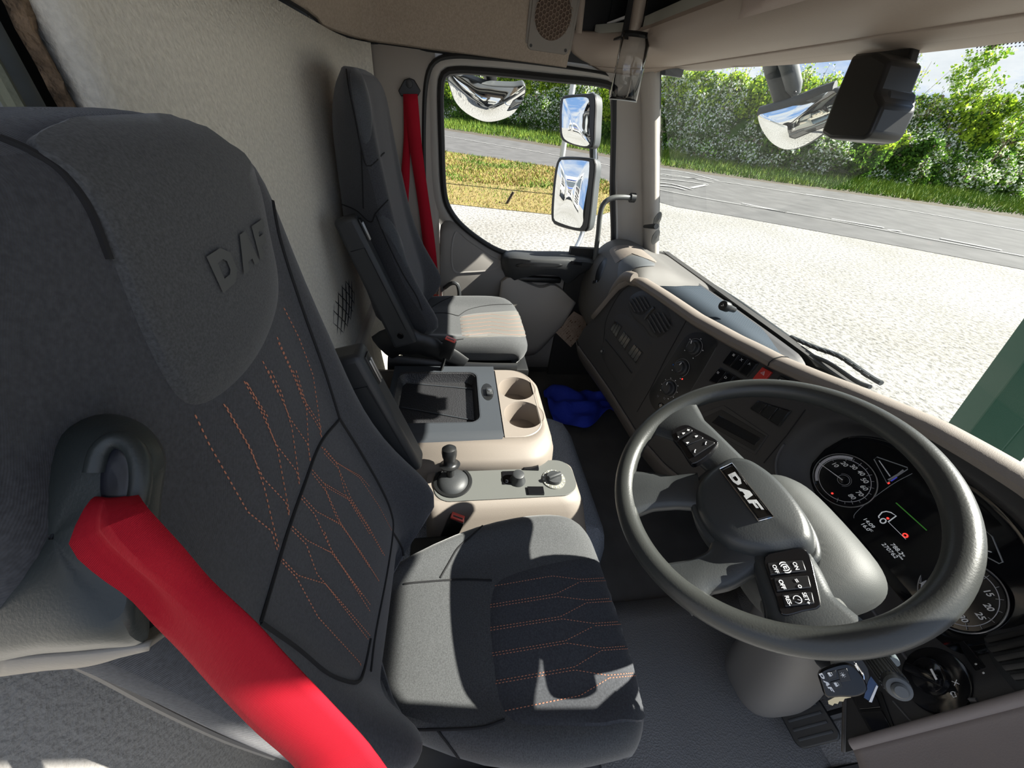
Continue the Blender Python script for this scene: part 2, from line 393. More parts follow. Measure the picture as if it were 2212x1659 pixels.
# verge and hedge
HB = ext(ground([(961, 266), (1211, 299), (1411, 335), (1620, 374), (1902, 406), (2212, 439)]), 18, 40)
vg = grid([[p+Vector((0, 0, .03)) for p in spline(FAR, n_)], [p*.5+q*.5+Vector((0, 0, .15)) for p, q in zip(spline(FAR, n_), spline(HB, n_))], [p+Vector((0, 0, .35)) for p in spline(HB, n_)]])
struct('verge', vg, M_SOIL, 'dark soil verge between road and hedge')
g = G(); FP = spline(FAR, 200); HP = spline(HB, 200)
for _ in range(60000):
    i = random.random()*198; j = int(i); fr_ = i-j; a = FP[j].lerp(FP[j+1], fr_); b = HP[j].lerp(HP[j+1], fr_); s = .13+.95*random.random()
    p = a.lerp(b, s); nv = noise.noise(Vector((p.x*.3, p.y*.3, 9))); blade(g, p.x, p.y, GZ+.3*s, random.uniform(.18, .6)*(.4+.7*s+.4*nv), .035, 1 if random.random() < .35+nv*.8 else 0, .8)
tag(obj('grass', g, [M_GR1, M_GR2], smooth=False), 'long lush green grass on the verge under the hedge', 'grass', kind='stuff')
def leafm(n, c, tr=.35):
    m = bpy.data.materials.new(n); m.use_nodes = True; t = m.node_tree; t.nodes.clear(); o = N(t, 'ShaderNodeOutputMaterial'); a = N(t, 'ShaderNodeBsdfDiffuse'); b = N(t, 'ShaderNodeBsdfTranslucent'); x = N(t, 'ShaderNodeMixShader')
    a.inputs[0].default_value = (*c, 1); b.inputs[0].default_value = (c[0]*1.2, c[1]*1.3, c[2], 1); x.inputs[0].default_value = tr
    t.links.new(a.outputs[0], x.inputs[1]); t.links.new(b.outputs[0], x.inputs[2]); t.links.new(x.outputs[0], o.inputs[0]); return m
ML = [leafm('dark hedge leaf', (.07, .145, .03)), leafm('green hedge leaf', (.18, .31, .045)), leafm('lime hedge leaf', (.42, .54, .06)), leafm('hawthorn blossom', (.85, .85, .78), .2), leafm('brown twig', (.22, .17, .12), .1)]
g = G(); nrm = noise.noise
HPath = spline(HB, 300); seglen = [(HPath[i+1]-HPath[i]).length for i in range(299)]; tot = sum(seglen); cum = [0]
for s in seglen: cum.append(cum[-1]+s)
def hp(s):
    j = min(int(np.searchsorted(cum, s))-1, 298); j = max(j, 0); return HPath[j].lerp(HPath[j+1], (s-cum[j])/seglen[j]), (HPath[j+1]-HPath[j]).normalized()
def leaf(g, p, sz, mi):
    a = Vector((random.gauss(0, 1), random.gauss(0, 1), random.gauss(0, 1))).normalized(); b = a.orthogonal().normalized(); b.rotate(Matrix.Rotation(random.random()*6.28, 3, a)); c = a.cross(b)
    o = len(g.v); g.v += [p-b*sz, p+c*sz*.6, p+b*sz, p-c*sz*.6]; g.f.append((o, o+1, o+2, o+3)); g.m.append(mi)
def htop(s): return 5.9+.9*nrm(Vector((s*.12, 0, 0)))+1.1*nrm(Vector((s*.45, 4, 0)))+.5*nrm(Vector((s*1.6, 7, 0)))
for _ in range(250000):
    s = random.random()*tot; p, T = hp(s); nrmv = Vector((T.y, -T.x, 0)); 
    if (CAM-p).dot(nrmv) < 0: nrmv = -nrmv
    ht = htop(s); dist = (p-CAM).length
    if dist > 75: continue
    z = ht*random.random()**.85; k = z/ht
    bul = 1.1*nrm(Vector((p.x*.35, p.y*.35, z*.4)))+.6*nrm(Vector((p.x*1.1, p.y*1.1, z*1.1)))
    depth = bul+.6-1.8*k**3-random.random()*.9+.35*sin(pi*min(k*1.5, 1))
    q = p+nrmv*depth+Vector((0, 0, z))
    f1 = nrm(Vector((q.x*.22, q.y*.22, q.z*.3+5))); f2 = nrm(Vector((q.x*.9, q.y*.9, q.z*.9+11)))
    bl = f2*.9+f1*1.2+(.25 if k < .75 else 0); r = random.random()
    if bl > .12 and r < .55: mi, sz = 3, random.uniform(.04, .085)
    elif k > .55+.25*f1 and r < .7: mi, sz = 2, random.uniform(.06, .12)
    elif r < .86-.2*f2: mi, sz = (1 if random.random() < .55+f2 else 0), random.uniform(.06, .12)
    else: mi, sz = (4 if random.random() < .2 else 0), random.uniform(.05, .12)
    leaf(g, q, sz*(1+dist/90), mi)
# shoots that stand above the hedge
for _ in range(330):
    s = random.random()*tot; p, T = hp(s); nrmv = Vector((T.y, -T.x, 0))
    if (CAM-p).dot(nrmv) < 0: nrmv = -nrmv
    base = p+nrmv*(-.8)+Vector((0, 0, htop(s)-1.2)); hgt = random.uniform(1.2, 2.6)*(1.3 if nrm(Vector((s*.2, 1, 1))) > 0 else .8)
    d = Vector((random.gauss(0, .2), random.gauss(0, .2), 1)).normalized(); v, f = tube([base, base+d*hgt*.5, base+d*hgt], [.025, .016, .006], 3); g.add(v, f, 4)
    for _2 in range(34): leaf(g, base+d*hgt*random.random()+Vector((random.gauss(0, .16), random.gauss(0, .16), random.gauss(0, .1))), random.uniform(.05, .09), random.choice((1, 2, 2, 0, 3)))
# dense dark heart so the sky does not show through
core = [[], [], [], []]
for i in range(120):
    s = tot*i/119; p, T = hp(s); nrmv = Vector((T.y, -T.x, 0))
    if (CAM-p).dot(nrmv) < 0: nrmv = -nrmv
    h_ = htop(s)-.8
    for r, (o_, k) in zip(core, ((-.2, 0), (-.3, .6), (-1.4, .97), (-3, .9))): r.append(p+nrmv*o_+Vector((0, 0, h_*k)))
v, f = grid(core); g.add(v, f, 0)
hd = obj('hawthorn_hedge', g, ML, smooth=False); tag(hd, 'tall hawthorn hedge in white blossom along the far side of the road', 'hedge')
# young tree rising out of the hedge
def sapling(base, hgt, label, n=1700, spread=1.3):
    g = G(); t = thing('sapling', base, label, 'tree', 'young trees above the hedge'); br = []
    gt = G(); v, f = tube([base, base+Vector((.1, .1, hgt*.5)), base+Vector((0, .2, hgt))], [.07, .045, .01], 6); gt.add(v, f); tips = []
    for i in range(34):
        k = random.uniform(.35, .97); a = random.random()*6.28; b0 = base+Vector((.05, .1, hgt*k)); L = spread*(1.25-k)*random.uniform(.7, 1.3)
        b1 = b0+Vector((cos(a)*L, sin(a)*L, L*random.uniform(.7, 1.5))); v, f = tube([b0, b0.lerp(b1, .5)+Vector((0, 0, -.05)), b1], [.02, .012, .004], 3); gt.add(v, f); tips.append((b0, b1))
    obj('trunk', gt, ML[4], t)
    for _ in range(n):
        a, b = random.choice(tips); p = a.lerp(b, random.uniform(.3, 1.05))+Vector([random.gauss(0, .13) for _ in range(3)]); leaf(g, p, random.uniform(.09, .15), random.choice((1, 1, 2, 3)))
    c = obj('foliage', g, ML, t, smooth=False); c['kind'] = 'stuff'
p = U(1945, 410, z=GZ); sapling(p+Vector((-1.2, 1.2, .2)), 9.8, 'tallest thin young tree rising from the hedge under the clouds', 2200, 1.8)
p = U(2090, 430, z=GZ); sapling(p+Vector((-1.2, 1.2, .2)), 8.4, 'shorter young tree rising from the hedge beside the taller thin one', 2000, 1.8)
# lamp post beyond the passenger window
p0 = U(1210, 372, z=GZ)*1.0; d_ = 11.2; P_ = CAM+(p0-CAM)*1.0
base = U(1208, 380, x=-13.0); base = Vector((-13, base.y, GZ))
t = thing('sign_post', base, 'pale grey post standing on the grass behind the door mirrors', 'post')
obj('pole', lathe([(.09, 0), (.09, 6.0)], Matrix.Translation(base), 16), mat('galvanised grey', (.45, .47, .48), .5, .4), t)
obj('base_collar', lathe([(.15, 0), (.15, .12), (.10, .18)], Matrix.Translation(base), 16), mat('galvanised grey', (.5, .5, .5)), t)
b0 = U(1093, 441, z=GZ); b1 = b0+Vector((-.02, .22, .42)); ax = (b1-b0).normalized()
tag(obj('stump', prism(rrect(.10, .07, .01, 2), .42, FR(b0-Vector((0,0,.03)), (1, 0, 0), ax)), mat('weathered wood', (.11, .09, .07), .9, bump=.5, bscale=30), bevel=.01), 'short leaning wooden stake in the yellow grass', 'stake')
# green steel barrier close in front of the lorry
MG = mat('green painted steel', (.03, .095, .06), .45, bump=.05, bscale=60)
gp = lambda u, v, d: CAM+ray(u, v)*d
t = thing('steel_barrier', U(2130, 975, z=-1.0)*1, 'green painted steel barrier standing close to the windscreen', 'barrier')
a0 = UP_(2070, 985, (0, 2.6, 0), Vector((0, 1, 0))); a1 = UP_(2260, 740, (0, 2.6, 0), Vector((0, 1, 0)))
c0, c1 = UP_(2150, 1000, (0, 2.75, 0), Vector((0, 1, 0))), UP_(2290, 845, (0, 2.75, 0), Vector((0, 1, 0)))
LOCS[t.name] = Vector((a0.x, 2.6, GZ)); t.location = LOCS[t.name]
dn = (a0-a1).normalized(); e0 = a0+dn*((a0.z-GZ)/max(.05, -dn.z) if dn.z < 0 else .5)
obj('diagonal_rail', tube([a0+dn*.6, a1-dn*1.2], .115, 4, ell=.35), MG, t, smooth=False, bevel=.006)
obj('support_rail', tube([c0+dn*.6, c1-dn*1.2], .062, 4, ell=.5), MG, t, smooth=False, bevel=.004)
q = a0+dn*.5
obj('foot_plate', box((q.x, 2.68, GZ+.012), (.5, .5, .024), b=.004), MG, t)
obj('upright', box((q.x, 2.68, (q.z+GZ)/2), (.09, .09, max(.05, q.z-GZ)), b=.004), MG, t)
# ================================================================== CAB SHELL
def yws(x, z): return .78+.35*(1.39-z)+(.055+.12*min(1, max(0, (z-.78)/.68)))*(1-min(abs(x+.065)/.865, 1.02)**2)
M_DARKM = mat('dark underbody trim', (.02, .019, .018), .8)  # one even near-black colour for bulkhead, sills, footwell and outer skin
struct('floor', [box((-.06, .35, -.02), (1.88, 1.6, .04))], M_FLOOR, 'grey rubber cab floor')
# rear wall with the rounded corner into the passenger side
prof = [(.29, -.40), (-.3, -.40), (-.66, -.40), (-.80, -.398), (-.90, -.385), (-.965, -.355), (-1.0, -.305)]
def wallrows(prof, zs, inset=lambda z: 0):
    P = spline([(x, y, 0) for x, y in prof], 44)
    return [[Vector((p.x, p.y, z))+Vector((inset(z), inset(z)*.6 if p.x < .9 else 0, 0)) for p in P] for z in zs]
up_in = lambda z: .012+.07*sm(1.43, 1.85, z) if z > 1.44 else 0
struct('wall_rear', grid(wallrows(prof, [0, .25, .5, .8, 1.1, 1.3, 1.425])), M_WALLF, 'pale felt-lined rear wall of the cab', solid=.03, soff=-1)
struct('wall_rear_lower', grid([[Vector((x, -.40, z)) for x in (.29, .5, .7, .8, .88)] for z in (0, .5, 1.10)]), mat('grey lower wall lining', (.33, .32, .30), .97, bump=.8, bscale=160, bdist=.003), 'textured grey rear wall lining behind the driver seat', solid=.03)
LO = [(.29, -.40), (-.3, -.40), (-.60, -.40), (-.72, -.398), (-.82, -.385), (-.90, -.36), (-.965, -.335), (-1.0, -.305), (-1.0, -.1), (-1.0, .2), (-1.0, .43)]
P1 = spline([(x, y, 0) for x, y in LO], 60)
rows = [[Vector((p.x, p.y, 1.43+(.018 if -.75 < p.x else 0)*sm(-.9, -.6, p.x)))+Vector((0 if p.x > .2 else i_, j_ if p.y < -.3 else 0, z_)) for p in P1] for i_, j_, z_ in ((0, 0, -.004), (.018, .012, .004), (.028, .02, .03), (.045, .03, .12), (.08, .05, .25), (.14, .1, .38))]
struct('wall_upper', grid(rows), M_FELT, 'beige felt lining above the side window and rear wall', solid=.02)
struct('trim_1', tube([r+Vector((.004, .003, .001)) for r in rows[0]], .004, 6), M_SEAM, 'dark seam where the felt linings meet')
struct('trim_2', tube([Vector((-.655, -.398, z)) for z in (1.30, 1.38, 1.446, 1.6)], .0025, 5), mat('felt crease', (.16, .14, .11), .95), 'vertical crease in the rear wall lining')
# side wall: B pillar panel with the belt on it
bp = [(-1.0, -.303, z) for z in (0, .5, 1.0, 1.424)]
def strip(yz): return [Vector((-1.0, y, z)) for y, z in yz]
bcol = grid([[Vector((-1.0+.012*sin(pi*k), -.303+(.235)*k, z)) for k in (0, .08, .3, .5, .7, .92, 1)] for z in (0, .3, .6, .9, 1.2, 1.426)])
struct('wall_left', bcol, M_PANEL, 'smooth grey-beige trim panel behind the passenger door', solid=.02)
struct('trim_3', tube([Vector((-.996, -.300, z)) for z in (.2, .8, 1.42)], .003, 5), M_SEAM, 'dark gap beside the corner of the rear wall')
struct('ceiling', grid([[Vector((x, y, 1.80-.04*abs(x))) for x in (-1, -.5, 0, .5, .86)] for y in (-.45, 0, .5, 1.0)]), M_FELT, 'beige cab ceiling', solid=.03)
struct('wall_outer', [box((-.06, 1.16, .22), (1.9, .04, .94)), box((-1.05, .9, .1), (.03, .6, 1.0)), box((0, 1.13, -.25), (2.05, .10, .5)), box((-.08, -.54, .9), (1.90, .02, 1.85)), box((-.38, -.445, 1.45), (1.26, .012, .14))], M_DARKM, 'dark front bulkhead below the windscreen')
# torn corner on the driver side of the rear wall
p = lambda u, v, y=-.40: U(u, v, y=y)
MF = mat('torn brown foam', (.17, .115, .07), .98, bump=1, bscale=90, var=.5, vscale=60, bdist=.01)
tr = [[], [], []]
for i in range(60):
    k = i/59; z = 1.10+.45*k; j = .0025*noise.noise(Vector((0, 3, z*38)))+.0015*noise.noise(Vector((0, 9, z*120))); w_ = .004+.04*sm(1.30, 1.345, z)
    tr[0].append(Vector((.3022+j, -.406, z))); tr[1].append(Vector((.3015+j*1.2, -.394+.003*noise.noise(Vector((5, 3, z*80))), z))); tr[2].append(Vector((.298-w_+j*1.5, -.3985, z)))
struct('trim_4', grid(tr), MF, 'torn brown foam edge of the rear wall lining', solid=.002)
struct('wall_back_cavity', box((.55, -.518, 1.35), (.85, .02, .55)), M_BLACK, 'black gap behind the torn lining')
struct('pillar', [tube([Vector((.262, -.482, 1.05)), Vector((.262, -.482, 1.6))], .034, 16, ell=.6, upv=(1, 0, 0))], mat('grey painted steel', (.33, .35, .33), .6, bump=.3, bscale=25, var=.15, vscale=14), 'grey painted steel pillar behind the driver seat')
struct('trim_5', tube([Vector((.286, -.463, 1.05)), Vector((.284, -.462, 1.2)), Vector((.280, -.463, 1.29)), Vector((.281, -.466, 1.32))], [.008, .009, .008, .004], 8), mat('dried green sealant', (.30, .31, .22), .9, bump=1, bscale=60, bdist=.004), 'greenish sealant bead along the steel pillar')
# A pillars
def apillar(sx):
    secs = []
    for z, b in ((1.47, .575), (1.35, .635), (1.1, .72), (.9, .79), (.76, .84), (.6, .9)):
        fx = [(-1.0, b, z), (-.992, b+.025, z), (-.985, b+.06, z), (-.975, b+.09, z), (-.955, b+.125, z), (-.93, yws(.93, z)-.03, z), (-.905, yws(.93, z)-.005, z), (-.915, yws(.93, z)+.02, z)]
        secs.append([Vector((p.x*sx, p.y, z)) for p in spline(fx, 26)])
    return grid([spline([s[i] for s in secs], 20) for i in range(26)])
struct('trim_6', apillar(1), M_PANEL, 'beige windscreen pillar trim beside the passenger door', solid=.01)
struct('trim_7', (lambda q: ([Vector((p.x-.115-.025*sm(1.1, 1.45, p.z), p.y, p.z)) for p in q[0]], q[1]))(apillar(-1)), M_PANEL, 'beige windscreen pillar trim on the driver side', solid=.01)
struct('pillar_outer', [tube([Vector((-1.0, yws(-.93, z), z)) for z in (.5, 1.0, 1.5, 1.75)], .06, 10), tube([Vector((x, .80+.35*(1.39-z), z)) for x, z in ((.875, .5), (.87, .9), (.855, 1.19), (.815, 1.45), (.80, 1.6))], .038, 10)], M_DARKM, 'dark outer windscreen pillars')
# ================================================================== WINDSCREEN, HEADER
xs_ = [-.93+1.73*i/30 for i in range(31)]
struct('window_2', grid([[Vector((x, yws(x, z)+.004, z)) for x in xs_] for z in (.74, .9, 1.1, 1.3, 1.48)]), M_WSG, 'curved windscreen pane')
struct('trim_8', [tube([Vector((-.915, yws(.93, z)-.004, z)) for z in [1.45-.01*i for i in range(68)]]+[Vector((-.915+.02*i, yws(-.915+.02*i, .765-.001*i), .765-.0008*i)) for i in range(1, 86)], .008, 8)], M_RUBBER, 'black rubber seal around the windscreen')
fritg = G()
for i in range(120):
    for j in range(2):
        x = .06+.006*i+(j % 2)*.003; z = 1.4535-.0045*j; s = .0013-.0003*j; y = yws(x, z)-.001
        v, f = prism([(s*cos(a), s*sin(a)) for a in (0, 1.05, 2.1, 3.14, 4.2, 5.24)], .0005, FR((x, y, z), (1, 0, 0), (0, -1, .35))); fritg.add(v, f)
tag(obj('windscreen_dots', fritg, M_BLACK, smooth=False), 'rows of small black dots printed along the windscreen top', 'print')
oc = thing('overhead_console', (0, .75, 1.46), 'beige overhead console with open storage pockets above the windscreen', 'console')
M_HDR = mat('beige overhead plastic', (.36, .295, .245), .62, bump=.35, bscale=420)
hx = [(-.992, .42), (-.962, .49), (-.91, .545), (-.85, .575), (-.78, .592), (-.7, .60), (-.5, .60), (-.2, .60), (.2, .60), (.6, .60), (.80, .60)]
HP_ = spline([(a, b, 0) for a, b in hx], 80)
def hrow(o, z, lim=True):
    r = []
    for p in HP_:
        y = p.y+o; k = sm(-.99, -.80, p.x)
        ymax = max(yws(p.x, z)-.012, p.y+.01)
        r.append(Vector((p.x, min(p.y+o*(.55+.45*k), ymax), z-.02*(1-k)*sm(.0, .3, o))))
    return r
lip = grid([hrow(.02, 1.535), hrow(.004, 1.530), hrow(0, 1.522), hrow(.004, 1.507), hrow(.018, 1.492), hrow(.05, 1.478), hrow(.11, 1.470), hrow(.185, 1.466), hrow(.192, 1.469), hrow(.198, 1.464), hrow(.26, 1.462), hrow(.36, 1.458)])
obj('lower_shell', lip, M_HDR, oc, solid=.006)
def hface(x0, x1, z0=1.53, z1=1.80, n=8, o=0):
    P = [q for q in HP_ if x0 <= q.x <= x1]
    if len(P) < 2: P = [Vector((x0, .6, 0)), Vector((x1, .6, 0))]
    return grid([[Vector((q.x, q.y+.004+o, z0)) for q in P], [Vector((q.x, q.y-.004+o, (z0+z1)/2)) for q in P], [Vector((q.x, q.y-.03+o, z1)) for q in P]])
for fx in ((-.99, -.965), (-.82, -.735), (-.225, -.17), (.10, .80)): obj('face_panel', hface(*fx), M_HDR, oc, solid=.012)
obj('end_panel', box((-.992, .66, 1.63), (.012, .50, .36)), M_BLACK, oc)
# central bulge
bul = []
for k in range(15):
    a = k/14; x = -.19+.30*a; e_ = sin(pi*a)**.35
    bul.append([Vector((x, .60-.035*e_*s_, z)) for s_, z in ((.0, 1.484), (.6, 1.495), (1, 1.53), (1, 1.65), (1, 1.80))])
obj('center_bulge', grid(bul), mat('rosy overhead plastic', (.30, .225, .19), .6, bump=.3, bscale=420), oc, solid=.004)
# pockets
def pocket(x0, x1, ya, yb):
    return [box(((x0+x1)/2, (ya+yb)/2+.15, 1.515), (x1-x0, .30, .006)), box(((x0+x1)/2, (ya+yb)/2+.30, 1.66), (x1-x0+.1, .006, .30)), box((x0, (ya+yb)/2+.15, 1.66), (.006, .30, .30)), box((x1, (ya+yb)/2+.15, 1.66), (.006, .30, .30))]
obj('pocket', pocket(-.735, -.225, .60, .60), M_BLACK, oc)
obj('pocket', pocket(-.965, -.80, .56, .56), M_BLACK, oc)
M_LIP = mat('grey-green pocket lip', (.30, .30, .26), .5)
obj('pocket_lip', box((-.48, .603, 1.545), (.50, .006, .030), b=.002), M_LIP, oc)
q0, q1 = Vector((-.955, .51, 1.545)), Vector((-.82, .590, 1.545)); md = (q0+q1)/2
obj('pocket_lip', box((0, 0, 0), ((q1-q0).length, .006, .024), FR(md, q1-q0, (q1-q0).cross(Vector((0, 0, 1))))@Matrix.Rotation(pi/2, 4, 'X'), b=.002), M_LIP, oc)
obj('sun_visor', grid([[Vector((x, (.78+.011*k), 1.459-.004*sin(pi*k/10))) for x in (-.80, -.4, 0, .4, .75)] for k in range(11)]), M_HDR, oc, solid=.008)
# pen in the corner pocket
tag(obj('pen', tube([Vector((-.93, .545, 1.560)), Vector((-.84, .585, 1.572)), Vector((-.80, .60, 1.580))], [.004, .005, .005], 8), M_WHITE), 'white pen lying in the small corner pocket', 'pen')
# clear hanging holder
MC = glassmat('clear acrylic', (.86, .87, .88), .12, .05)
t = thing('acrylic_holder', (-.73, .57, 1.36), 'clear curved acrylic holder hanging below the overhead pockets', 'holder')
ht = U(1345, 85, y=.572); hb = U(1345, 217, y=.572); R_ = .048
cen = [Vector((hb.x, .572, hb.z)), Vector((hb.x, .572, ht.z))]
vx = Vector((RT.x, RT.y, 0)).normalized()
rows = []
for z in (hb.z, (hb.z+ht.z)/2, ht.z):
    rows.append([Vector((hb.x, .572, z))+vx*(R_*cos(a))+Vector((-vx.y, vx.x, 0))*(-R_*.5*sin(a)) for a in [pi*i/14 for i in range(15)]])
obj('tube_shell', grid(rows), MC, t, solid=.002)
obj('top_band', grid([[p+Vector((0, 0, h)) for p in rows[2]] for h in (-.010, .004)]), M_BLACK, t, solid=.003)
obj('bottom_rim', tube(rows[0], .0016, 6), mat('acrylic edge', (.6, .62, .6), .2), t)
# speaker
sp = [U(1145, 0, x=-.965), U(1243, 0, x=-.965), U(1232, 125, x=-.965), U(1135, 112, x=-.965)]
y0, y1, z0_ = .262, .432, 1.460
t = thing('speaker', (-.965, .347, 1.46), 'beige side speaker with honeycomb grille above the passenger window', 'speaker')
SM_ = FR((-.962, .347, 1.565), (0, 1, 0), (1, 0, -.27))
obj('frame', [prism(rrect(.176, .215, .022), .016, SM_), prism(rrect(.158, .196, .016), .004, SM_, .016)], M_BEIGED, t, bevel=.004)
obj('grille', lathe([(.066, .018), (.062, .024), (.0, .027)], SM_, 40, cap=False), mat('grille shadow brown', (.10, .065, .045), .8), t)
hg = G(); s_ = .0078
for i in range(-9, 10):
    for j in range(-9, 10):
        cx = i*s_*1.5; cy = (j+(i % 2)*.5)*s_*1.732
        if cx*cx+cy*cy > .064**2: continue
        for k in range(3):
            a0, a1 = radians(60*k), radians(60*k+60)
            A = SM_ @ Vector((cx+s_*cos(a0), cy+s_*sin(a0), .028)); B = SM_ @ Vector((cx+s_*cos(a1), cy+s_*sin(a1), .028)); v, f = tube([A, B], .0014, 4); hg.add(v, f)
h_ = obj('honeycomb', hg, mat('grille tan', (.22, .16, .12), .6), t, smooth=False)
for a, b in ((-.066, .085), (.066, .085), (-.066, -.085), (.066, -.085)):
    obj('screw_hole', lathe([(.005, .0195), (.005, .0215)], SM_@Matrix.Translation((a, b, 0)), 12), M_BLACK, t)
# ================================================================== PASSENGER DOOR
M_DF0 = mat('pale painted door frame', (.50, .48, .44), .45)
door = thing('door_1', (-1.0, .35, .1), 'passenger door with black sealed window and grey inner panel', 'door'); door['kind'] = 'structure'
X = lambda pts, x=-1.0: [U(u, v, x=x) for u, v in pts]
seal_out = X([(928, 700), (922, 560), (917, 400), (916, 260), (922, 170), (942, 132), (985, 121), (1050, 126), (1160, 139), (1290, 158), (1316, 166)])
glass_ol = X([(956, 300), (954, 200), (961, 164), (985, 155), (1040, 157), (1180, 171), (1316, 188), (1322, 230), (1319, 400), (1314, 552), (1230, 551), (1120, 547), (1070, 535), (1010, 495), (975, 455), (961, 410)])
obj('frame_corner', box((-1.045, .25, 1.435), (.01, .80, .06)), M_DF0, door)
obj('weatherstrip', tube(spline(seal_out, 90), .013, 8, ell=.8), M_RUBBER, door)
GL = spline(glass_ol, 120, closed=True); gc = sum(GL, Vector())/len(GL)
obj('window_seal', tube([p+(p-gc).normalized()*.004+Vector((.01, 0, 0)) for p in GL], .013, 8, closed=True), M_RUBBER, door)
M_DF = mat('pale painted door frame', (.50, .48, .44), .45)
def grow(p, d):
    q = p-gc; q.x = 0; return p+q.normalized()*d
rows = [[grow(p, .012)+Vector((.004, 0, 0)) for p in GL], [grow(p, .024)+Vector((.014, 0, 0)) for p in GL], [grow(p, .042)+Vector((.010, 0, 0)) for p in GL], [grow(p, .062)+Vector((-.006, 0, 0)) for p in GL], [grow(p, .085)+Vector((-.03, 0, 0)) for p in GL]]
obj('window_frame', grid(rows, cu=True), M_DF, door, solid=.006)
struct('window_1', (GL, [tuple(range(len(GL)))]), M_GLASS, 'passenger door window pane', smooth=False)
# inner panel : outline in the door plane, slightly dished
PO = X([(953, 640), (950, 560), (950, 500), (953, 480), (963, 474), (978, 475), (1010, 500), (1060, 535), (1090, 553), (1150, 557), (1300, 562), (1345, 562)])
base_l = [Vector((-1.0, p.y, max(.02, .30-.0*p.y))) for p in PO]
inner = []
for k in (0, .06, .14, .3, .5, .7, .85, 1):
    r = []
    for p in polyl(PO, 50): r.append(Vector((-.985+.022*sm(0, .14, k)+.012*sin(pi*min(1, k*1.2)), p.y, p.z+(.04-p.z)*k)))
    inner.append(r)
obj('inner_panel', grid(inner), M_DOORP, door, solid=.01)
DB = bvh(grid(inner))
obj('panel_recess', patch([(985, 500), (1012, 520), (1060, 552), (1082, 565), (1070, 582), (1010, 588), (980, 585), (975, 540)], DB, off=-.004, edge=.0035), mat('grey door panel plastic 2', (.27, .255, .24), .6), door)
# armrest
ar = []
tp = [(1082, 566, .0), (1088, 558, .02), (1110, 555, .05), (1160, 560, .07), (1215, 561, .075), (1262, 563, .07), (1300, 570, .06)]
TT = spline([U(u, v, x=-.96+w) for u, v, w in tp], 40)
bt = [(1084, 580, 0), (1100, 606, .02), (1130, 600, .05), (1165, 594, .07), (1205, 597, .07), (1228, 612, .05), (1262, 585, .03)]
BT = spline([U(u, v, x=-.96+w) for u, v, w in bt], 40)
rows = [[Vector((-.975, p.y, p.z+.012)) for p in TT], [p+Vector((-.006, 0, .004)) for p in TT], [p+Vector((.004, 0, -.006)) for p in TT], [a.lerp(b, .5)+Vector((.012, 0, 0)) for a, b in zip(TT, BT)], BT, [Vector((-.975, p.y, p.z-.01)) for p in BT]]
obj('armrest', grid(rows), M_PLAS, door)
AB = bvh(grid(rows))
obj('pull_slot', patch([(1112, 570), (1150, 566), (1214, 570), (1212, 577), (1150, 577), (1112, 577)], AB, off=.0015, edge=-.003), M_BLACK, door)
obj('window_switch', pixpoly([(1234, 563), (1257, 566), (1256, 573), (1233, 570)], AB, .005), M_GLOSS, door, bevel=.001)
# pocket bulge below
pk = []
for k in range(9):
    a = k/8; r = []
    for (u0, v0), (u1, v1) in zip([(1082, 612), (1105, 600), (1165, 622), (1200, 618), (1244, 655)], [(1060, 780), (1100, 772), (1145, 768), (1165, 758), (1215, 705)]):
        r.append(U(u0+(u1-u0)*a, v0+(v1-v0)*a, x=-.93+.03*sin(pi*a)))
    pk.append(spline(r, 24))
pk = [[Vector((-.98, p.y, p.z+.01)) for p in pk[0]]]+pk
obj('pocket', grid(pk), mat('pale door pocket', (.36, .335, .30), .6, bump=.1, bscale=800), door, solid=.006)
obj('pocket_opening', box((-.955, .42, .60), (.04, .26, .03), b=.01), M_BLACK, door)
obj('handle', tube(spline([U(960, 622, x=-.95), U(975, 612, x=-.93), U(988, 615, x=-.92), U(992, 640, x=-.92), U(985, 665, x=-.92)], 16), .010, 8), M_PLAS, door)
# step trim & kick panel under the door
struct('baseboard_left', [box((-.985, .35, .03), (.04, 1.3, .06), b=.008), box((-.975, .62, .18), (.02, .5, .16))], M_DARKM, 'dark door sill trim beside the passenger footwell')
st = thing('diagram_sticker', U(1232, 712, x=-.925), 'beige printed diagram label on the dark footwell side', 'label')
quad_ = [U(u, v, x=-.925) for u, v in ((1240, 673), (1266, 688), (1267, 712), (1233, 750), (1198, 716))]
o_ = sum(quad_, Vector())/5; LOCS[st.name] = Vector(st.location)
FS = FR(o_, quad_[4]-quad_[0], (1, 0, 0))
if (FS@Vector((0, 0, 1))-o_).x < 0: pass
obj('panel', (quad_+[p-Vector((.003, 0, 0)) for p in quad_], [(0, 1, 2, 3, 4), (9, 8, 7, 6, 5)]+[(i, (i+1) % 5, 5+(i+1) % 5, 5+i) for i in range(5)]), mat('aged label paper', (.42, .32, .24), .7, var=.1, vscale=40), st, smooth=False)
g = G(); e1 = (quad_[0]-quad_[4]).normalized(); e2 = (quad_[3]-quad_[4]).normalized(); random.seed(4)
for i in range(9):
    for j in range(11):
        if random.random() < .55:
            c = quad_[4]+e1*(.012+i*.0155)+e2*(.012+j*.0135)+Vector((.0008, 0, 0)); w, h = random.uniform(.003, .007), random.choice((.001, .001, .003))
            g.add([c-e1*w-e2*h, c+e1*w-e2*h, c+e1*w+e2*h, c-e1*w+e2*h], [(0, 1, 2, 3)])
obj('print', g, mat('brown print', (.14, .07, .04), .8), st, smooth=False)
struct('wall_footwell', [box((-.955, .82, .32), (.03, .5, .9)), box((0, 1.09, .32), (1.95, .03, .9))], M_DARKM, 'dark footwell lining below the dashboard')
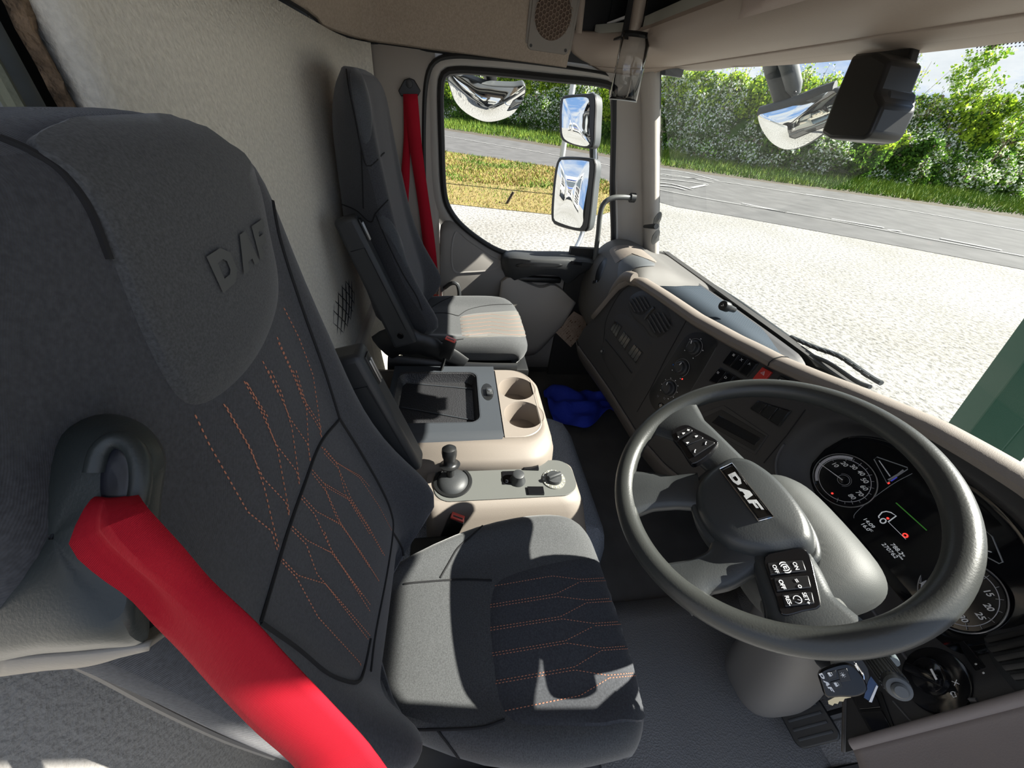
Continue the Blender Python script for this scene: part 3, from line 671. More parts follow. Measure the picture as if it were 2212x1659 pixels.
# grab handle on the pillar
t = thing('grab_handle', U(1320, 430, x=-.92), 'dark grey bent grab handle beside the windscreen pillar', 'handle')
pth = [U(1364, 427, x=-.915), U(1345, 426, x=-.905), U(1322, 428, x=-.90), U(1304, 440, x=-.90), U(1296, 465, x=-.90), U(1292, 505, x=-.905), U(1285, 560, x=-.91), U(1278, 610, x=-.92)]
obj('bar', tube(spline(pth, 40), .0115, 12), mat('grey-green handle plastic', (.085, .09, .088), .4), t)
obj('mounting_foot', tube([pth[0]+Vector((0, .016, 0)), pth[0]+Vector((0, -.006, 0))], .020, 12), M_PLAS, t)
# suction mount stuck to the windscreen edge
t = thing('suction_mount', U(1412, 490, x=-.85), 'black double suction cup clipped at the windscreen edge', 'suction mount')
for u, v, n_a in ((1419, 474, 'suction_cup'), (1415, 512, 'suction_cup')):
    c = U(u, v, y=.91); M_ = FR(c, (1, 0, 0), (.75, .55, 0)); 
    obj(n_a, lathe([(.0, -.006), (.018, -.006), (.032, .002), (.033, .004), (.0, .010)], M_ @ Matrix.Scale(1.0, 4), 20, cap=False), M_BLACK, t)
a, b = U(1392, 489, y=.89), U(1418, 489, y=.895)
obj('clip', tube([a, a.lerp(b, .5), b], [.007, .010, .012], 8), M_BLACK, t)
# camera housing on the windscreen
t = thing('camera_housing', U(1880, 200, y=.93), 'large black camera housing hanging from the windscreen top', 'camera')
def cbx(pts, y0, y1): 
    a = [U(u, v, y=y0) for u, v in pts]; b = [Vector((p.x, y1, p.z)) for p in a]; n = len(a)
    return a+b, [tuple(range(n)), tuple(range(2*n-1, n-1, -1))]+[(i, (i+1) % n, n+(i+1) % n, n+i) for i in range(n)]
obj('mounting_plate', cbx([(1843, 110), (1974, 90), (1945, 200), (1908, 298), (1893, 312), (1835, 306), (1860, 280), (1878, 200)], .880, .902), M_BLACK, t, bevel=.004)
obj('body', cbx([(1840, 118), (1890, 112), (1922, 130), (1896, 200), (1908, 225), (1880, 290), (1862, 303), (1790, 300), (1771, 288), (1800, 212)], .800, .880), M_GLOSS if 0 else M_BLACK, t, bevel=.012, bseg=3)
obj('side_cover', cbx([(1896, 172), (1920, 196), (1915, 240), (1884, 300), (1850, 303), (1888, 250)], .820, .888), M_PLAS, t, bevel=.006)
obj('indicator_lamp', lathe([(.0022, 0), (.002, .002)], FR(U(1933, 163, y=.879), (1, 0, 0), (0, -1, 0)), 8), M_WHITE, t)
# ------------------------------------------------------------------ outside mirrors
def mirror_head(name, label, pixs, x, dirn, grp=None, depth=.07, arm=None):
    t = thing(name, U(*pixs[0], x=x), label, 'mirror', grp); return t
def mslab(pix, plane_p, n, h0, h1, shrink=1, nn=40):
    P = [UP_(u, v, plane_p, n) for u, v in pix]; P = spline(P, nn, closed=True); c = sum(P, Vector())/len(P); P = [c+(p-c)*shrink for p in P]; k = len(P)
    v = [p+n*h0 for p in P]+[c+(p-c)*.97+n*h1 for p in P]
    return v, [tuple(range(k)), tuple(range(2*k-1, k-1, -1))]+[(i, (i+1) % k, k+(i+1) % k, k+i) for i in range(k)]
def glass_dome(pix, plane_p, n, shrink, bulge, nn=48, rings=8, off=.001):
    P = [UP_(u, v, plane_p, n) for u, v in pix]; P = spline(P, nn, closed=True); c = sum(P, Vector())/len(P); rows = []
    for i in range(rings+1):
        k = 1-i/rings*.98; rows.append([c+(p-c)*(k*shrink)+n*(off+bulge*(1-k*k)) for p in P])
    v, f = grid(rows, cu=True); f.append(tuple(range(rings*nn, rings*nn+nn))); return v, f
# rear view pair ahead of the passenger door: glass faces the cab, slightly towards the rear
nM = Vector((.55, -.83, .07)).normalized()
def door_mirror(name, label, gp, hp, cx, bulge):
    c = U(*cx, x=-1.36); t = thing(name, c, label, 'mirror', 'door mirrors outside the passenger window')
    back = [UP_(u, v, c-nM*.0, nM) for u, v in hp]
    shell = mslab(hp, c, nM, .004, -.055); obj('housing', shell, M_MIRB, t, bevel=.010, bseg=3)
    obj('rim', mslab(hp, c, nM, .0, .010, 1.0), M_BLACK, t, bevel=.003)
    obj('mirror_glass', glass_dome(gp, c, nM, 1, bulge, off=.0115), M_MIRROR, t); return t, c
t1_, c1_ = door_mirror('door_mirror', 'upper smaller wide-angle door mirror outside the passenger window', [(1219, 222), (1224, 214), (1265, 211), (1276, 222), (1275, 270), (1278, 308), (1262, 316), (1222, 300), (1217, 260)], [(1213, 215), (1222, 206), (1268, 202), (1288, 206), (1288, 260), (1284, 312), (1270, 321), (1222, 308), (1211, 290), (1210, 250)], (1248, 262), .012)
t2_, c2_ = door_mirror('door_mirror', 'lower tall door mirror showing parked trucks outside the window', [(1211, 352), (1222, 346), (1268, 348), (1276, 358), (1270, 420), (1262, 480), (1250, 492), (1205, 478), (1199, 465), (1203, 400)], [(1204, 350), (1216, 338), (1270, 340), (1288, 348), (1284, 400), (1274, 485), (1262, 501), (1205, 488), (1192, 470), (1196, 400)], (1236, 420), .008)
for tt, cc, pp in ((t1_, c1_, [(1286, 200), (1313, 205), (1313, 300), (1296, 325)]), (t2_, c2_, [(1285, 345), (1300, 350), (1290, 480), (1272, 500)])):
    pass
ma = thing('mirror_arm', U(1290, 330, x=-1.42), 'grey steel tube arm carrying the two door mirrors', 'mirror arm')
obj('pole', tube(spline([U(1278, 200, x=-1.42), U(1284, 330, x=-1.42), U(1282, 420, x=-1.42), U(1262, 490, x=-1.41), U(1252, 520, x=-1.36), U(1238, 548, x=-1.22), U(1236, 560, x=-1.05)], 50), .014, 10), mat('mirror arm steel', (.36, .38, .40), .3, .8), ma)
obj('bracket', tube([U(1281, 318, x=-1.43), U(1283, 345, x=-1.43)], .022, 10), M_BLACK, ma)
# kerb mirror hanging above the passenger window
kn = Vector((.62, .05, -.50)).normalized(); kc = U(1052, 205, x=-1.16)
t = thing('kerb_mirror', kc, 'half-round kerb mirror hanging outside the passenger window top', 'mirror')
kp = [(969, 165), (985, 160), (1052, 185), (1118, 176), (1136, 184), (1128, 222), (1100, 254), (1050, 263), (1002, 240), (976, 205)]
kp = [(968, 164), (1000, 166), (1052, 184), (1110, 188), (1134, 186), (1130, 215), (1108, 246), (1078, 260), (1045, 262), (1010, 246), (985, 222), (972, 190)]
obj('housing', mslab(kp, kc, kn, .0, -.035, 1.02, 60), M_MIRB, t, bevel=.01, bseg=3)
obj('mirror_glass', glass_dome(kp, kc, kn, .985, .045, 60, off=.002), M_MIRROR, t)
obj('mounting_arm', tube([U(1060, 172, x=-1.20), U(1055, 150, x=-1.16), U(1050, 120, x=-1.06)], .028, 10), M_BLACK, t)
# front mirror ahead of the windscreen
fn = Vector((.30, -.75, -.35)).normalized(); fc = U(1720, 260, y=1.42)
t = thing('front_mirror', fc, 'round-bottomed front mirror on an arm outside the windscreen', 'mirror')
fp = [(1636, 250), (1650, 244), (1720, 225), (1790, 196), (1812, 200), (1812, 240), (1790, 280), (1740, 314), (1700, 324), (1668, 310), (1645, 280)]
obj('housing', mslab(fp, fc, fn, .0, -.045, 1.03, 60), M_MIRB, t, bevel=.012, bseg=3)
obj('mirror_glass', glass_dome(fp, fc, fn, .97, .04, 60, off=.003), M_MIRROR, t)
obj('top_cover', tube(spline([UP_(u, v, fc-fn*.015, fn) for u, v in ((1640, 242), (1700, 226), (1760, 203), (1804, 188))], 20), .022, 8, ell=.6), M_MIRB, t)
a = U(1700, 222, y=1.43); b = U(1676, 145, y=1.36); c = U(1665, 100, y=1.25)
obj('mounting_arm', tube([a, b, c, Vector((c.x+.03, .96, 1.62))], .042, 14, ell=.8), M_MIRB, t)
a = U(1720, 205, y=1.42); b = U(1704, 140, y=1.35)
obj('arm_cover', tube([a, a.lerp(b, .3), b, U(1690, 100, y=1.25)], [.016, .03, .032, .03], 12), mat('grey mirror arm', (.09, .10, .105), .5), t)
obj('screw', lathe([(.006, 0), (.006, .004)], FR(U(1717, 200, y=1.385), (1, 0, 0), (.3, -1, 0)), 10), M_BLACK, t)
# roof and header outer skin so the sun only comes through glass
struct('roof_outer', [box((-.08, .30, 1.84), (1.89, 1.5, .03)), box((-.08, .985, 1.675), (1.88, .05, .38))], M_DARKM, 'outer cab roof skin')
# wipers
for name, pts, lb in (('wiper', [(1425, 575), (1470, 598), (1560, 655), (1640, 712), (1700, 752)], 'black windscreen wiper lying furthest from the driver'), ('wiper', [(1690, 740), (1740, 768), (1790, 790), (1850, 830), (1880, 842)], 'black windscreen wiper lying nearer the steering wheel')):
    P = [UP_(u, v-6, (0, 1.09, .78), Vector((0, 1, .25)).normalized()) for u, v in pts]
    t = thing(name, P[0], lb, 'wiper', 'windscreen wipers')
    obj('blade', tube(spline(P, 24), .006, 8), M_BLACK, t)
    P2 = [p+Vector((0, .025, .012+.01*sin(pi*i/4))) for i, p in enumerate(P)]
    obj('arm', tube(spline(P2, 24), .007, 8), M_MIRB, t)
    g = G()
    for k in range(10):
        q = spline(P2, 24)[2+k*2]; obj('blade_clip', box(q+Vector((0, -.006, 0)), (.02, .010, .008), b=.002), M_BLACK, t)

# washer nozzle cap standing on the wiper pivot
nz_ = U(1568, 662, z=.825); t = thing('wiper_pivot', nz_, 'short black round pivot cap standing at the windscreen base', 'wiper pivot')
NM = FR(nz_, (1, 0, 0), (.25, -1, .35)); obj('cap', lathe([(.010, -.05), (.012, -.012), (.017, -.008), (.017, .016), (.015, .019), (0, .019)], NM, 24, cap=False), M_BLACK, t)
obj('symbol', tube([NM @ Vector(q) for q in ((-.004, -.004, .0195), (.004, .0, .0195), (-.002, .004, .0195))], .0008, 4), M_WHITE, t)
obj('link_arm', tube(spline([UP_(u, v, (0, 1.13, .78), Vector((0, 1, .25)).normalized()) for u, v in ((1500, 604), (1560, 632), (1620, 672), (1662, 705), (1678, 735))], 24), [.006]*10+[.009]*14, 8), mat('grey-green wiper arm', (.10, .12, .115), .4), t)
# ================================================================== SEATS
# profile tables for the backrest: height z, centre front y, half width, bolster height, thickness (driver seat figures)
BZ = [.50, .56, .62, .68, .76, .85, .93, 1.00, 1.08, 1.15, 1.20, 1.226, 1.250, 1.263]
BY = [-.125, -.113, -.115, -.126, -.148, -.168, -.180, -.188, -.194, -.198, -.200, -.204, -.212, -.238]
BW = [.210, .232, .242, .240, .232, .224, .220, .218, .217, .216, .215, .206, .155, .100]
BB = [.04, .088, .066, .040, .024, .018, .016, .014, .012, .008, .004, 0, 0, 0]
BT = [.16, .17, .18, .185, .18, .17, .15, .14, .13, .12, .10, .085, .06, .03]
def back_geo(cx, dy, dz):
    rows = []
    for z, y, w, b, t in zip(BZ, BY, BW, BB, BT):
        r = []
        for i in range(25):
            s = -1+2*i/24; a = abs(s)
            yy = y+b*sm(.52, .84, a)*(1-.0*a)-(.027*sm(.86, 1.0, a)**1.5)-(.012 if z > 1.05 else .004)*a*a
            r.append(Vector((cx+s*w, yy+dy, z+dz)))
        for i in range(1, 12):
            s = 1-2*i/12; a = abs(s); r.append(Vector((cx+s*w*1.0, y-(t-.022)*(1-a**2.2)-.040+b*a**4+dy, z+dz)))
        rows.append(r)
    v, f = grid(rows, cu=True); k = len(rows[0]); f += [tuple(range(k-1, -1, -1)), tuple(range((len(rows)-1)*k, len(rows)*k))]; return v, f
def cush_geo(cx, dy, dz, hw=.225):
    # rows run from the rear to the front edge then down: y, top z, half width factor
    prof = [(-.16, .455, .46), (-.12, .492, .52), (-.05, .500, .64), (.05, .500, .80), (.15, .503, .86), (.24, .504, .87), (.295, .500, .865), (.325, .487, .85), (.340, .460, .84), (.338, .425, .84), (.30, .405, .84)] if hw > .24 else [(-.16, .455, .85), (-.12, .492, .90), (-.05, .500, .96), (.05, .500, 1), (.15, .503, 1.02), (.24, .504, 1.02), (.295, .500, 1.0), (.325, .487, .97), (.340, .460, .95), (.338, .425, .95), (.30, .405, .95)]
    rows = []
    for y, z, wf in prof:
        r = []
        for i in range(25):
            s = -1+2*i/24; a = abs(s); bol = .022*sm(.55, .82, a)-.045*sm(.86, 1, a)**1.6
            yy = y-(.06*a**6 if y > .2 else 0)
            r.append(Vector((cx+s*hw*wf, yy+dy, z+dz+(bol if z > .44 else 0)*(1 if y < .3 else .5))))
        for i in range(1, 8):
            s = 1-2*i/8; r.append(Vector((cx+s*hw*wf*1.0, y+dy-.03, min(z-.03, .395)+dz)))
        rows.append(r)
    v, f = grid(rows, cu=True); k = len(rows[0]); f += [tuple(range(k-1, -1, -1)), tuple(range((len(rows)-1)*k, len(rows)*k))]; return v, f
ZS = lambda p: SC(p, 3.16, 1200, 500)
def SC(pts, sc, ox, oy): return [(ox+a/sc, oy+b/sc) for a, b in pts]
# ---- driver seat
DX = .53
ds = thing('driver_chair', (DX, .05, 0), 'dark fabric driver seat with orange stitching, beside the steering wheel', 'seat')
bk = obj('backrest', back_geo(DX, 0, 0), M_SEAT, ds, sub=1); B1 = bvh_sub(bk, LOCS[bk.name])
cu = obj('cushion', cush_geo(DX+.022, 0, 0, .262), M_SEATK, ds, sub=1); B2 = bvh_sub(cu, LOCS[cu.name])
# headrest insert
bg0 = back_geo(DX, 0, 0)[0]; pe = [bg0[r*36+25]+Vector((.004, -.002, 0)) for r in range(3, 10)]
obj('piping', tube(spline(pe, 30), .003, 8), mat('pale piping', (.20, .185, .165), .8), bk)
hr = obj('headrest_insert', patch([(260, 236), (400, 236), (500, 292), (548, 330), (572, 400), (592, 500), (611, 600), (606, 680), (570, 770), (515, 840), (450, 886), (400, 886), (355, 830), (300, 720), (235, 560), (185, 450), (120, 365), (40, 300), (120, 250)], B1, .006, 10, 90, -.004), M_SEATK, bk)
BH = bvh_sub(hr, LOCS[hr.name])
# embroidered badge, seen very obliquely
M_EMB = mat('grey embroidery', (.088, .09, .088), .8)
g = G()
LET = {'D': [[(0, 0), (.62, 0), (.95, .25), (.95, .5), (.66, .5), (.66, .38), (.55, .28), (.28, .28), (.28, .5), (0, .5)], [(0, .5), (.28, .5), (.28, .72), (.55, .72), (.66, .62), (.66, .5), (.95, .5), (.95, .75), (.62, 1), (0, 1)]],
       'A': [[(0, 0), (.55, 1), (.90, 1), (1.05, 0), (.74, 0), (.71, .22), (.44, .22), (.32, 0)]],
       'F': [[(0, 0), (.30, 0), (.36, .33), (.78, .33), (.84, .60), (.42, .60), (.46, .74), (1.0, .74), (1.06, 1), (.20, 1)]]}
ec, _ = hit(528, 545, BH)
for i, ch in enumerate('DAF'):
    for P in LET[ch]:
        pts = []
        for (x0, y0), (x1, y1) in zip(P, P[1:]+P[:1]):
            for k in (0, .5):
                x, y = x0+(x1-x0)*k, y0+(y1-y0)*k
                q = BH.ray_cast(Vector((ec.x+.06-(i+x*.88)*.040, .3, ec.z-.014+y*.030)), Vector((0, -1, 0)))
                if q[0] is not None: pts.append(q[0]+Vector((0, .0022, 0)))
        if len(pts) == 2*len(P): g.add(pts, [tuple(range(len(pts)))])
obj('logo', g, M_EMB, hr, smooth=False)
# seams and stitches
Z2 = lambda p: SC(p, 1.931, 0, 800); Z1 = lambda p: SC(p, 3.16, 700, 750)
seams = G()
for p in ([(530, 292), (565, 330), (585, 420), (605, 520), (650, 660), (700, 800), (733, 905)], [(733, 905), (690, 960), (655, 1050), (620, 1150), (590, 1250), (562, 1345)], [(733, 905), (780, 980), (825, 1060), (845, 1110), (848, 1150), (835, 1240), (810, 1370), (800, 1450)], [(562, 1345), (640, 1400), (700, 1450), (740, 1470), (772, 1474), (785, 1450), (800, 1380)], [(848, 1150), (870, 1190), (871, 1240)], [(0, 300), (60, 325), (130, 370), (190, 450), (235, 560)]):
    obj('seam', pxtube(p, B1, .0022, .0004, 50), M_SEAM, bk)
st = G()
for p in (Z2([(810, 185), (870, 310), (1030, 590), (1130, 670), (1160, 770)]), Z2([(930, 140), (1030, 310), (1095, 450), (1190, 550), (1205, 615)]), Z2([(942, 152), (1045, 330), (1100, 490), (1125, 600), (1165, 760)]),
          Z2([(1015, 45), (1085, 170), (1150, 310), (1235, 420), (1250, 495)]), Z2([(1028, 52), (1098, 180), (1155, 330), (1190, 520), (1207, 610)]), Z2([(1115, 0), (1160, 90), (1210, 205), (1280, 305), (1295, 390)]), Z2([(1128, 0), (1172, 95), (1215, 240), (1240, 420), (1250, 480)]),
          Z2([(1220, 0), (1265, 120), (1335, 230), (1340, 295)]), Z2([(1232, 0), (1275, 140), (1285, 330), (1293, 390)]), [(612, 665), (645, 730), (675, 810), (688, 900), (692, 950)], [(597, 728), (625, 790), (655, 870), (692, 930)], [(600, 740), (650, 850)], [(566, 780), (600, 850)], [(530, 825), (577, 900)],
          Z2([(1340, 320), (1400, 385), (1500, 440), (1545, 490)]), Z2([(1350, 345), (1410, 410), (1440, 520), (1545, 690)]), Z2([(1300, 415), (1365, 490), (1455, 540), (1545, 668)]), Z2([(1300, 430), (1355, 500), (1400, 610), (1545, 830)]), Z2([(1255, 520), (1320, 590), (1420, 640), (1545, 820)]), Z2([(1255, 535), (1310, 600), (1370, 730), (1400, 780), (1545, 1010)]),
          Z2([(1205, 640), (1280, 710), (1380, 760), (1545, 980)]), Z2([(1205, 655), (1275, 725), (1320, 850), (1355, 890), (1540, 1130)]), Z2([(1165, 775), (1240, 855), (1355, 890), (1545, 1110)]), Z2([(1165, 790), (1235, 865), (1265, 920), (1325, 1030), (1500, 1220), (1508, 1250)]),
          Z1([(0, 690), (75, 780), (240, 890), (370, 1080), (460, 1250)]), Z1([(80, 790), (180, 1030), (300, 1220), (415, 1430)]), Z1([(0, 930), (170, 1030), (285, 1210), (405, 1420)]), Z1([(0, 955), (110, 1200), (240, 1390), (375, 1600)]), Z1([(0, 1150), (110, 1212), (250, 1400), (380, 1610)]), Z1([(0, 1260), (50, 1395), (190, 1600), (260, 1700)]), Z1([(0, 1380), (60, 1405), (200, 1610), (255, 1690)])):
    dashes(p, B1, g=st, r=.0008, off=.0006)
o = obj('stitching', st, M_STITCH, bk, smooth=False)
ZC = lambda p: SC(p, 2.967, 800, 1100)
panel = ZC([(1480, 275), (1300, 290), (1100, 330), (920, 380), (810, 430), (760, 500), (740, 640), (745, 800), (762, 980), (780, 1120), (805, 1240), (850, 1340), (910, 1390), (1010, 1415), (1300, 1420), (1500, 1425), (1640, 1400), (1820, 1375), (1790, 1120), (1740, 900), (1670, 690), (1600, 520), (1530, 370)])
pn = obj('cushion_panel', patch(panel, B2, .004, 10, 110, -.004), M_SEAT, cu); BP = bvh_sub(pn, LOCS[pn.name])
st = G()
for p in ([(780, 495), (1165, 428), (1345, 450), (1550, 437)], [(1345, 465), (1580, 455)], [(750, 615), (1190, 543), (1345, 465)], [(750, 632), (1200, 560), (1385, 582), (1610, 568)], [(1385, 600), (1635, 585)], [(750, 762), (1220, 688), (1385, 600)], [(750, 780), (1230, 703), (1430, 732), (1670, 715)], [(1440, 747), (1690, 733)],
          [(760, 925), (1250, 843), (1430, 750)], [(765, 942), (1260, 858), (1475, 890), (1730, 870)], [(1480, 905), (1740, 888)], [(775, 1105), (1310, 1010), (1480, 905)], [(780, 1122), (1310, 1030), (1520, 1065), (1740, 1045)], [(1530, 1082), (1750, 1062)], [(840, 1298), (1345, 1195), (1530, 1082)]):
    dashes(ZC(p), BP, g=st, r=.0008, off=.0005)
obj('stitching', st, M_STITCH, pn, smooth=False)
seams = G()
for p in ([(215, 480), (300, 470), (570, 452), (780, 458)], [(450, 440), (500, 350), (560, 250), (640, 180), (740, 90), (800, 60)], [(200, 1410), (420, 1412), (700, 1400), (860, 1350)], [(430, 1415), (520, 1530), (600, 1640)]):
    obj('seam', pxtube(ZC(p), B2, .0022, .0002, 40), M_SEAM, cu)
def seat_base(t, cx, dz, dy, zf):
    fr = [box((cx, .10+dy, .375+dz), (.44, .42, .045), b=.012)]
    obj('seat_pan', fr, M_BLACK, t)
    obj('suspension_bellows', [box((cx, .06+dy, zf+(.35+dz-zf)*(k+.5)/5), (.36-.02*(k % 2), .34-.02*(k % 2), (.35+dz-zf)/5), b=.006) for k in range(5)], M_RUBBER, t)
    obj('floor_frame', box((cx, .06+dy, zf+.01), (.42, .40, .03), b=.006), M_BLACK, t)
seat_base(ds, DX, 0, 0, 0)
obj('side_cover', [box((DX+.235, .02, .40), (.03, .34, .11), b=.012)], M_BLACK, ds)
# armrest folded up on the inboard side
def armrest(t, x, p0, p1, w, d0, d1, wx=.055):
    """bar from lower pivot p0 to upper end p1 (y,z)"""
    a = Vector((x, *p0)); b = Vector((x, *p1)); ax = (b-a).normalized(); L = (b-a).length
    M_ = FR(a, (1, 0, 0), ax); 
    poly = [(-wx/2, -d0/2), (wx/2, -d0/2), (wx/2, d0/2), (-wx/2, d0/2)]
    v = [M_ @ Vector((x_, y_*1.0, 0)) for x_, y_ in poly]+[M_ @ Vector((x_, y_*d1/d0, L)) for x_, y_ in poly]
    f = [(3, 2, 1, 0), (4, 5, 6, 7)]+[(i, (i+1) % 4, 4+(i+1) % 4, 4+i) for i in range(4)]
    o = obj('armrest', (v, f), M_PLAS, t, bevel=.012, bseg=3)
    return o, M_, L
ao, AM, AL = armrest(ds, .265, (-.105, .62), (-.190, .925), .06, .075, .065)
def arm_detail(ao, M_, L, d, wx):
    s = -1
    # front face of the arm (towards +y) is local -y or +y: find it
    fy = 1 if (M_ @ Vector((0, 1, 0))-M_ @ Vector((0, 0, 0))).y > 0 else -1
    obj('hinge_slot', box((0, fy*(d/2-.001), L-.045), (.022, .006, .062), M_, b=.002), M_BLACK, ao)
    obj('hinge_link', [box((-.005+.010*k, fy*(d/2+.001), L-.050), (.004, .006, .050), M_, b=.001) for k in (0, 1)], M_STEEL, ao)
    obj('cover_groove', tube([M_ @ Vector((wx/2+.0005, y, z)) for y, z in ((fy*(d*.35), .06), (fy*(d*.28), L*.80), (-fy*d*.30, L*.80))], .0012, 4), M_SEAM, ao)
    obj('pivot_hole', lathe([(.011, 0), (.011, .002), (.008, .0022), (.008, .0005)], FR(M_ @ Vector((wx/2, 0, .045)), (0, 1, 0), (1, 0, 0)), 18), M_GLOSS, ao)
arm_detail(ao, AM, AL, .068, .055)
# ---- passenger seat : same family, a little higher
PXC, PDY, PDZ = -.555, -.012, .075
ps = thing('passenger_chair', (PXC, .05, 0), 'dark fabric passenger seat with red belt, beside the side door', 'seat')
pb = obj('backrest', back_geo(PXC, PDY, PDZ), M_SEAT, ps, sub=1); PB = bvh_sub(pb, LOCS[pb.name])
pc = obj('cushion', cush_geo(PXC, PDY-.025, PDZ-.01), M_SEATK, ps, sub=1); PC = bvh_sub(pc, LOCS[pc.name])
hi = obj('headrest_insert', patch([(765, 135), (780, 150), (797, 200), (805, 255), (803, 300), (792, 318), (780, 305), (768, 255), (757, 190), (755, 150)], PB, .005, 6, 50, -.003), M_SEATL, pb)
sm_ = G()
for p in ([(745, 120), (752, 180), (768, 260), (780, 320), (795, 360), (830, 330)], [(735, 440), (770, 455), (800, 480), (812, 460), (838, 432)], [(812, 465), (840, 530), (870, 590), (900, 640), (912, 670)], [(780, 320), (783, 380), (785, 450)]):
    obj('seam', pxtube(p, PB, .002, .0003, 30), M_SEAM, pb)
ZP = lambda p: SC(p, 3.16, 650, 450)
obj('back_panel', patch(ZP([(520, 30), (600, 60), (680, 190), (720, 330), (745, 430), (700, 380), (600, 200), (530, 110)]), PB, .003, 5, 40, -.002), M_SEATL, pb)
pp = obj('cushion_panel', patch(ZP([(1075, 735), (1180, 712), (1330, 700), (1450, 692), (1525, 695), (1560, 740), (1590, 810), (1600, 870), (1560, 888), (1400, 880), (1250, 888), (1110, 892), (1085, 860), (1072, 790)]), PC, .004, 8, 70, -.004), mat('striped seat fabric', (.105, .10, .09), .92, bump=.3, bscale=500, sheen=.3), pc); PP = bvh_sub(pp, LOCS[pp.name])
st = G()
for k in range(6):
    y_ = 745+k*25; dashes(ZP([(1090, y_), (1300, y_-22), (1420, y_-8), (1540, y_-22+k*3)]), PP, g=st, r=.001, off=.0005)
obj('stitching', st, M_STITCH, pp, smooth=False)
sm_ = G()
for p in (ZP([(840, 720), (980, 715), (1075, 735)]), ZP([(860, 700), (950, 640), (1060, 590)]), ZP([(1075, 735), (1150, 690), (1300, 660), (1480, 660), (1525, 695)]), ZP([(860, 915), (1000, 905), (1110, 892)])):
    obj('seam', pxtube(p, PC, .002, .0003, 30), M_SEAM, pc)
seat_base(ps, PXC, PDZ-.01, PDY, 0)
ao, AM, AL = armrest(ps, -.305, (-.165, .600), (-.300, 1.005), .06, .085, .062)
arm_detail(ao, AM, AL, .072, .055)
obj('side_cover', [tube(spline([(-.315, -.25, .57), (-.312, -.20, .60), (-.31, -.10, .585), (-.31, -.02, .54), (-.31, .03, .50)], 20), [.055]*8+[.045]*4+[.038]*8, 10, ell=.35, upv=(0, 0, 1)), tube(spline([(-.32, -.24, .50), (-.315, -.05, .48), (-.315, .1, .47), (-.32, .24, .465)], 16), .04, 10, ell=.4, upv=(0, 0, 1))], M_BLACK, ps)
def buckle(t, c, d, xax, name='seat_belt_buckle'):
    M_ = FR(c, xax, d)
    o = obj('buckle', box((0, 0, .035), (.042, .026, .075), M_, b=.005), M_BLACK, t)
    obj('release_button', [box((0, .001, .0735), (.036, .022, .006), M_, b=.002)], M_REDP, o)
    obj('tongue_slot', box((0, -.002, .0765), (.026, .004, .002), M_), M_BLACK, o)
    obj('moulding', [box((0, .0135, .038), (.022, .002, .024), M_, b=.001), box((0, .0135, .018), (.024, .002, .0012), M_)], M_GLOSS, o)
    obj('stalk', tube([M_ @ Vector((0, 0, .01)), M_ @ Vector((0, 0, -.09))], .012, 8, ell=.5), M_BLACK, t); return o
bu = U(968, 770, x=-.27); buckle(ps, U(962, 770, x=-.265), (U(972, 733, x=-.262)-U(960, 772, x=-.265)), (.3, 1, 0))
buckle(ds, U(968, 1160, x=.30), (U(1000, 1110, x=.285)-U(975, 1155, x=.30)).normalized()+Vector((0, .0, .15)), (.2, 1, 0))
# ---- driver belt guide and webbing
bg_ = obj('belt_guide', [], M_PLAS, ds) if 0 else None
def DQ(pts): return [D(u, v, d*.76) for u, v, d in pts]
M_GUIDE = mat('green-black guide plastic', (.022, .027, .026), .42, bump=.15, bscale=600)
outer = DQ([(-200, 1060, .26), (-60, 960, .265), (90, 905, .27), (240, 893, .27), (310, 915, .268), (352, 960, .26), (362, 1000, .255), (352, 1060, .25), (345, 1150, .25), (330, 1250, .25), (322, 1330, .25), (322, 1392, .25), (240, 1400, .24), (100, 1412, .24), (-200, 1420, .24)])
inner_ = DQ([(-100, 1080, .235), (20, 1010, .237), (120, 960, .24), (215, 935, .243), (270, 940, .245), (310, 970, .245), (322, 1010, .243), (318, 1060, .24), (310, 1130, .238), (300, 1220, .235), (292, 1290, .232), (280, 1340, .228), (220, 1360, .222), (110, 1370, .220), (-100, 1350, .222)])
n_p = 60
O = spline(outer, n_p, closed=True); I = spline(inner_, n_p, closed=True); cI = sum(I, Vector())/n_p
cO = sum(O, Vector())/n_p; back_ = [CAM+(p.lerp(cO, .04)-CAM)*1.30 for p in O]
gd = obj('belt_guide', grid([back_, [CAM+(p-CAM)*1.06 for p in O], O, [a.lerp(b, .55)-fw*.004 for a, b in zip(O, I)], I, [p.lerp(cI, .5)-fw*.003 for p in I], [p.lerp(cI, .97) for p in I]], cu=True), M_GUIDE, ds, sub=1)
BG = bvh_sub(gd, LOCS[gd.name])
slot = patch([(222, 1090), (212, 1040), (222, 985), (250, 955), (285, 965), (303, 1000), (298, 1060), (285, 1110)], BG, .0015, 5, 40, -.001)
obj('belt_slot', slot, mat('slot shadow plastic', (.010, .011, .016), .25), gd)
obj('slot_lip', pxtube([(300, 1090), (308, 1040), (304, 995), (285, 962), (250, 952), (222, 975), (210, 1020)], BG, .0045, .001, 30, seg=10), M_GUIDE, gd)
lower_edge = DQ([(0, 1428, .245), (90, 1420, .245), (200, 1412, .245), (322, 1396, .252)])
le2 = DQ([(0, 1462, .26), (90, 1450, .262), (200, 1438, .265), (322, 1400, .262)])
obj('guide_skirt', grid([spline([p-fw*.0 for p in lower_edge], 20), spline([p.lerp(q, .5)-UP*.002 for p, q in zip(lower_edge, le2)], 20), spline(le2, 20), [p+fw*.05 for p in spline(le2, 20)]]), mat('taupe guide skirt', (.26, .235, .20), .7, bump=.3, bscale=400), gd, solid=.003)
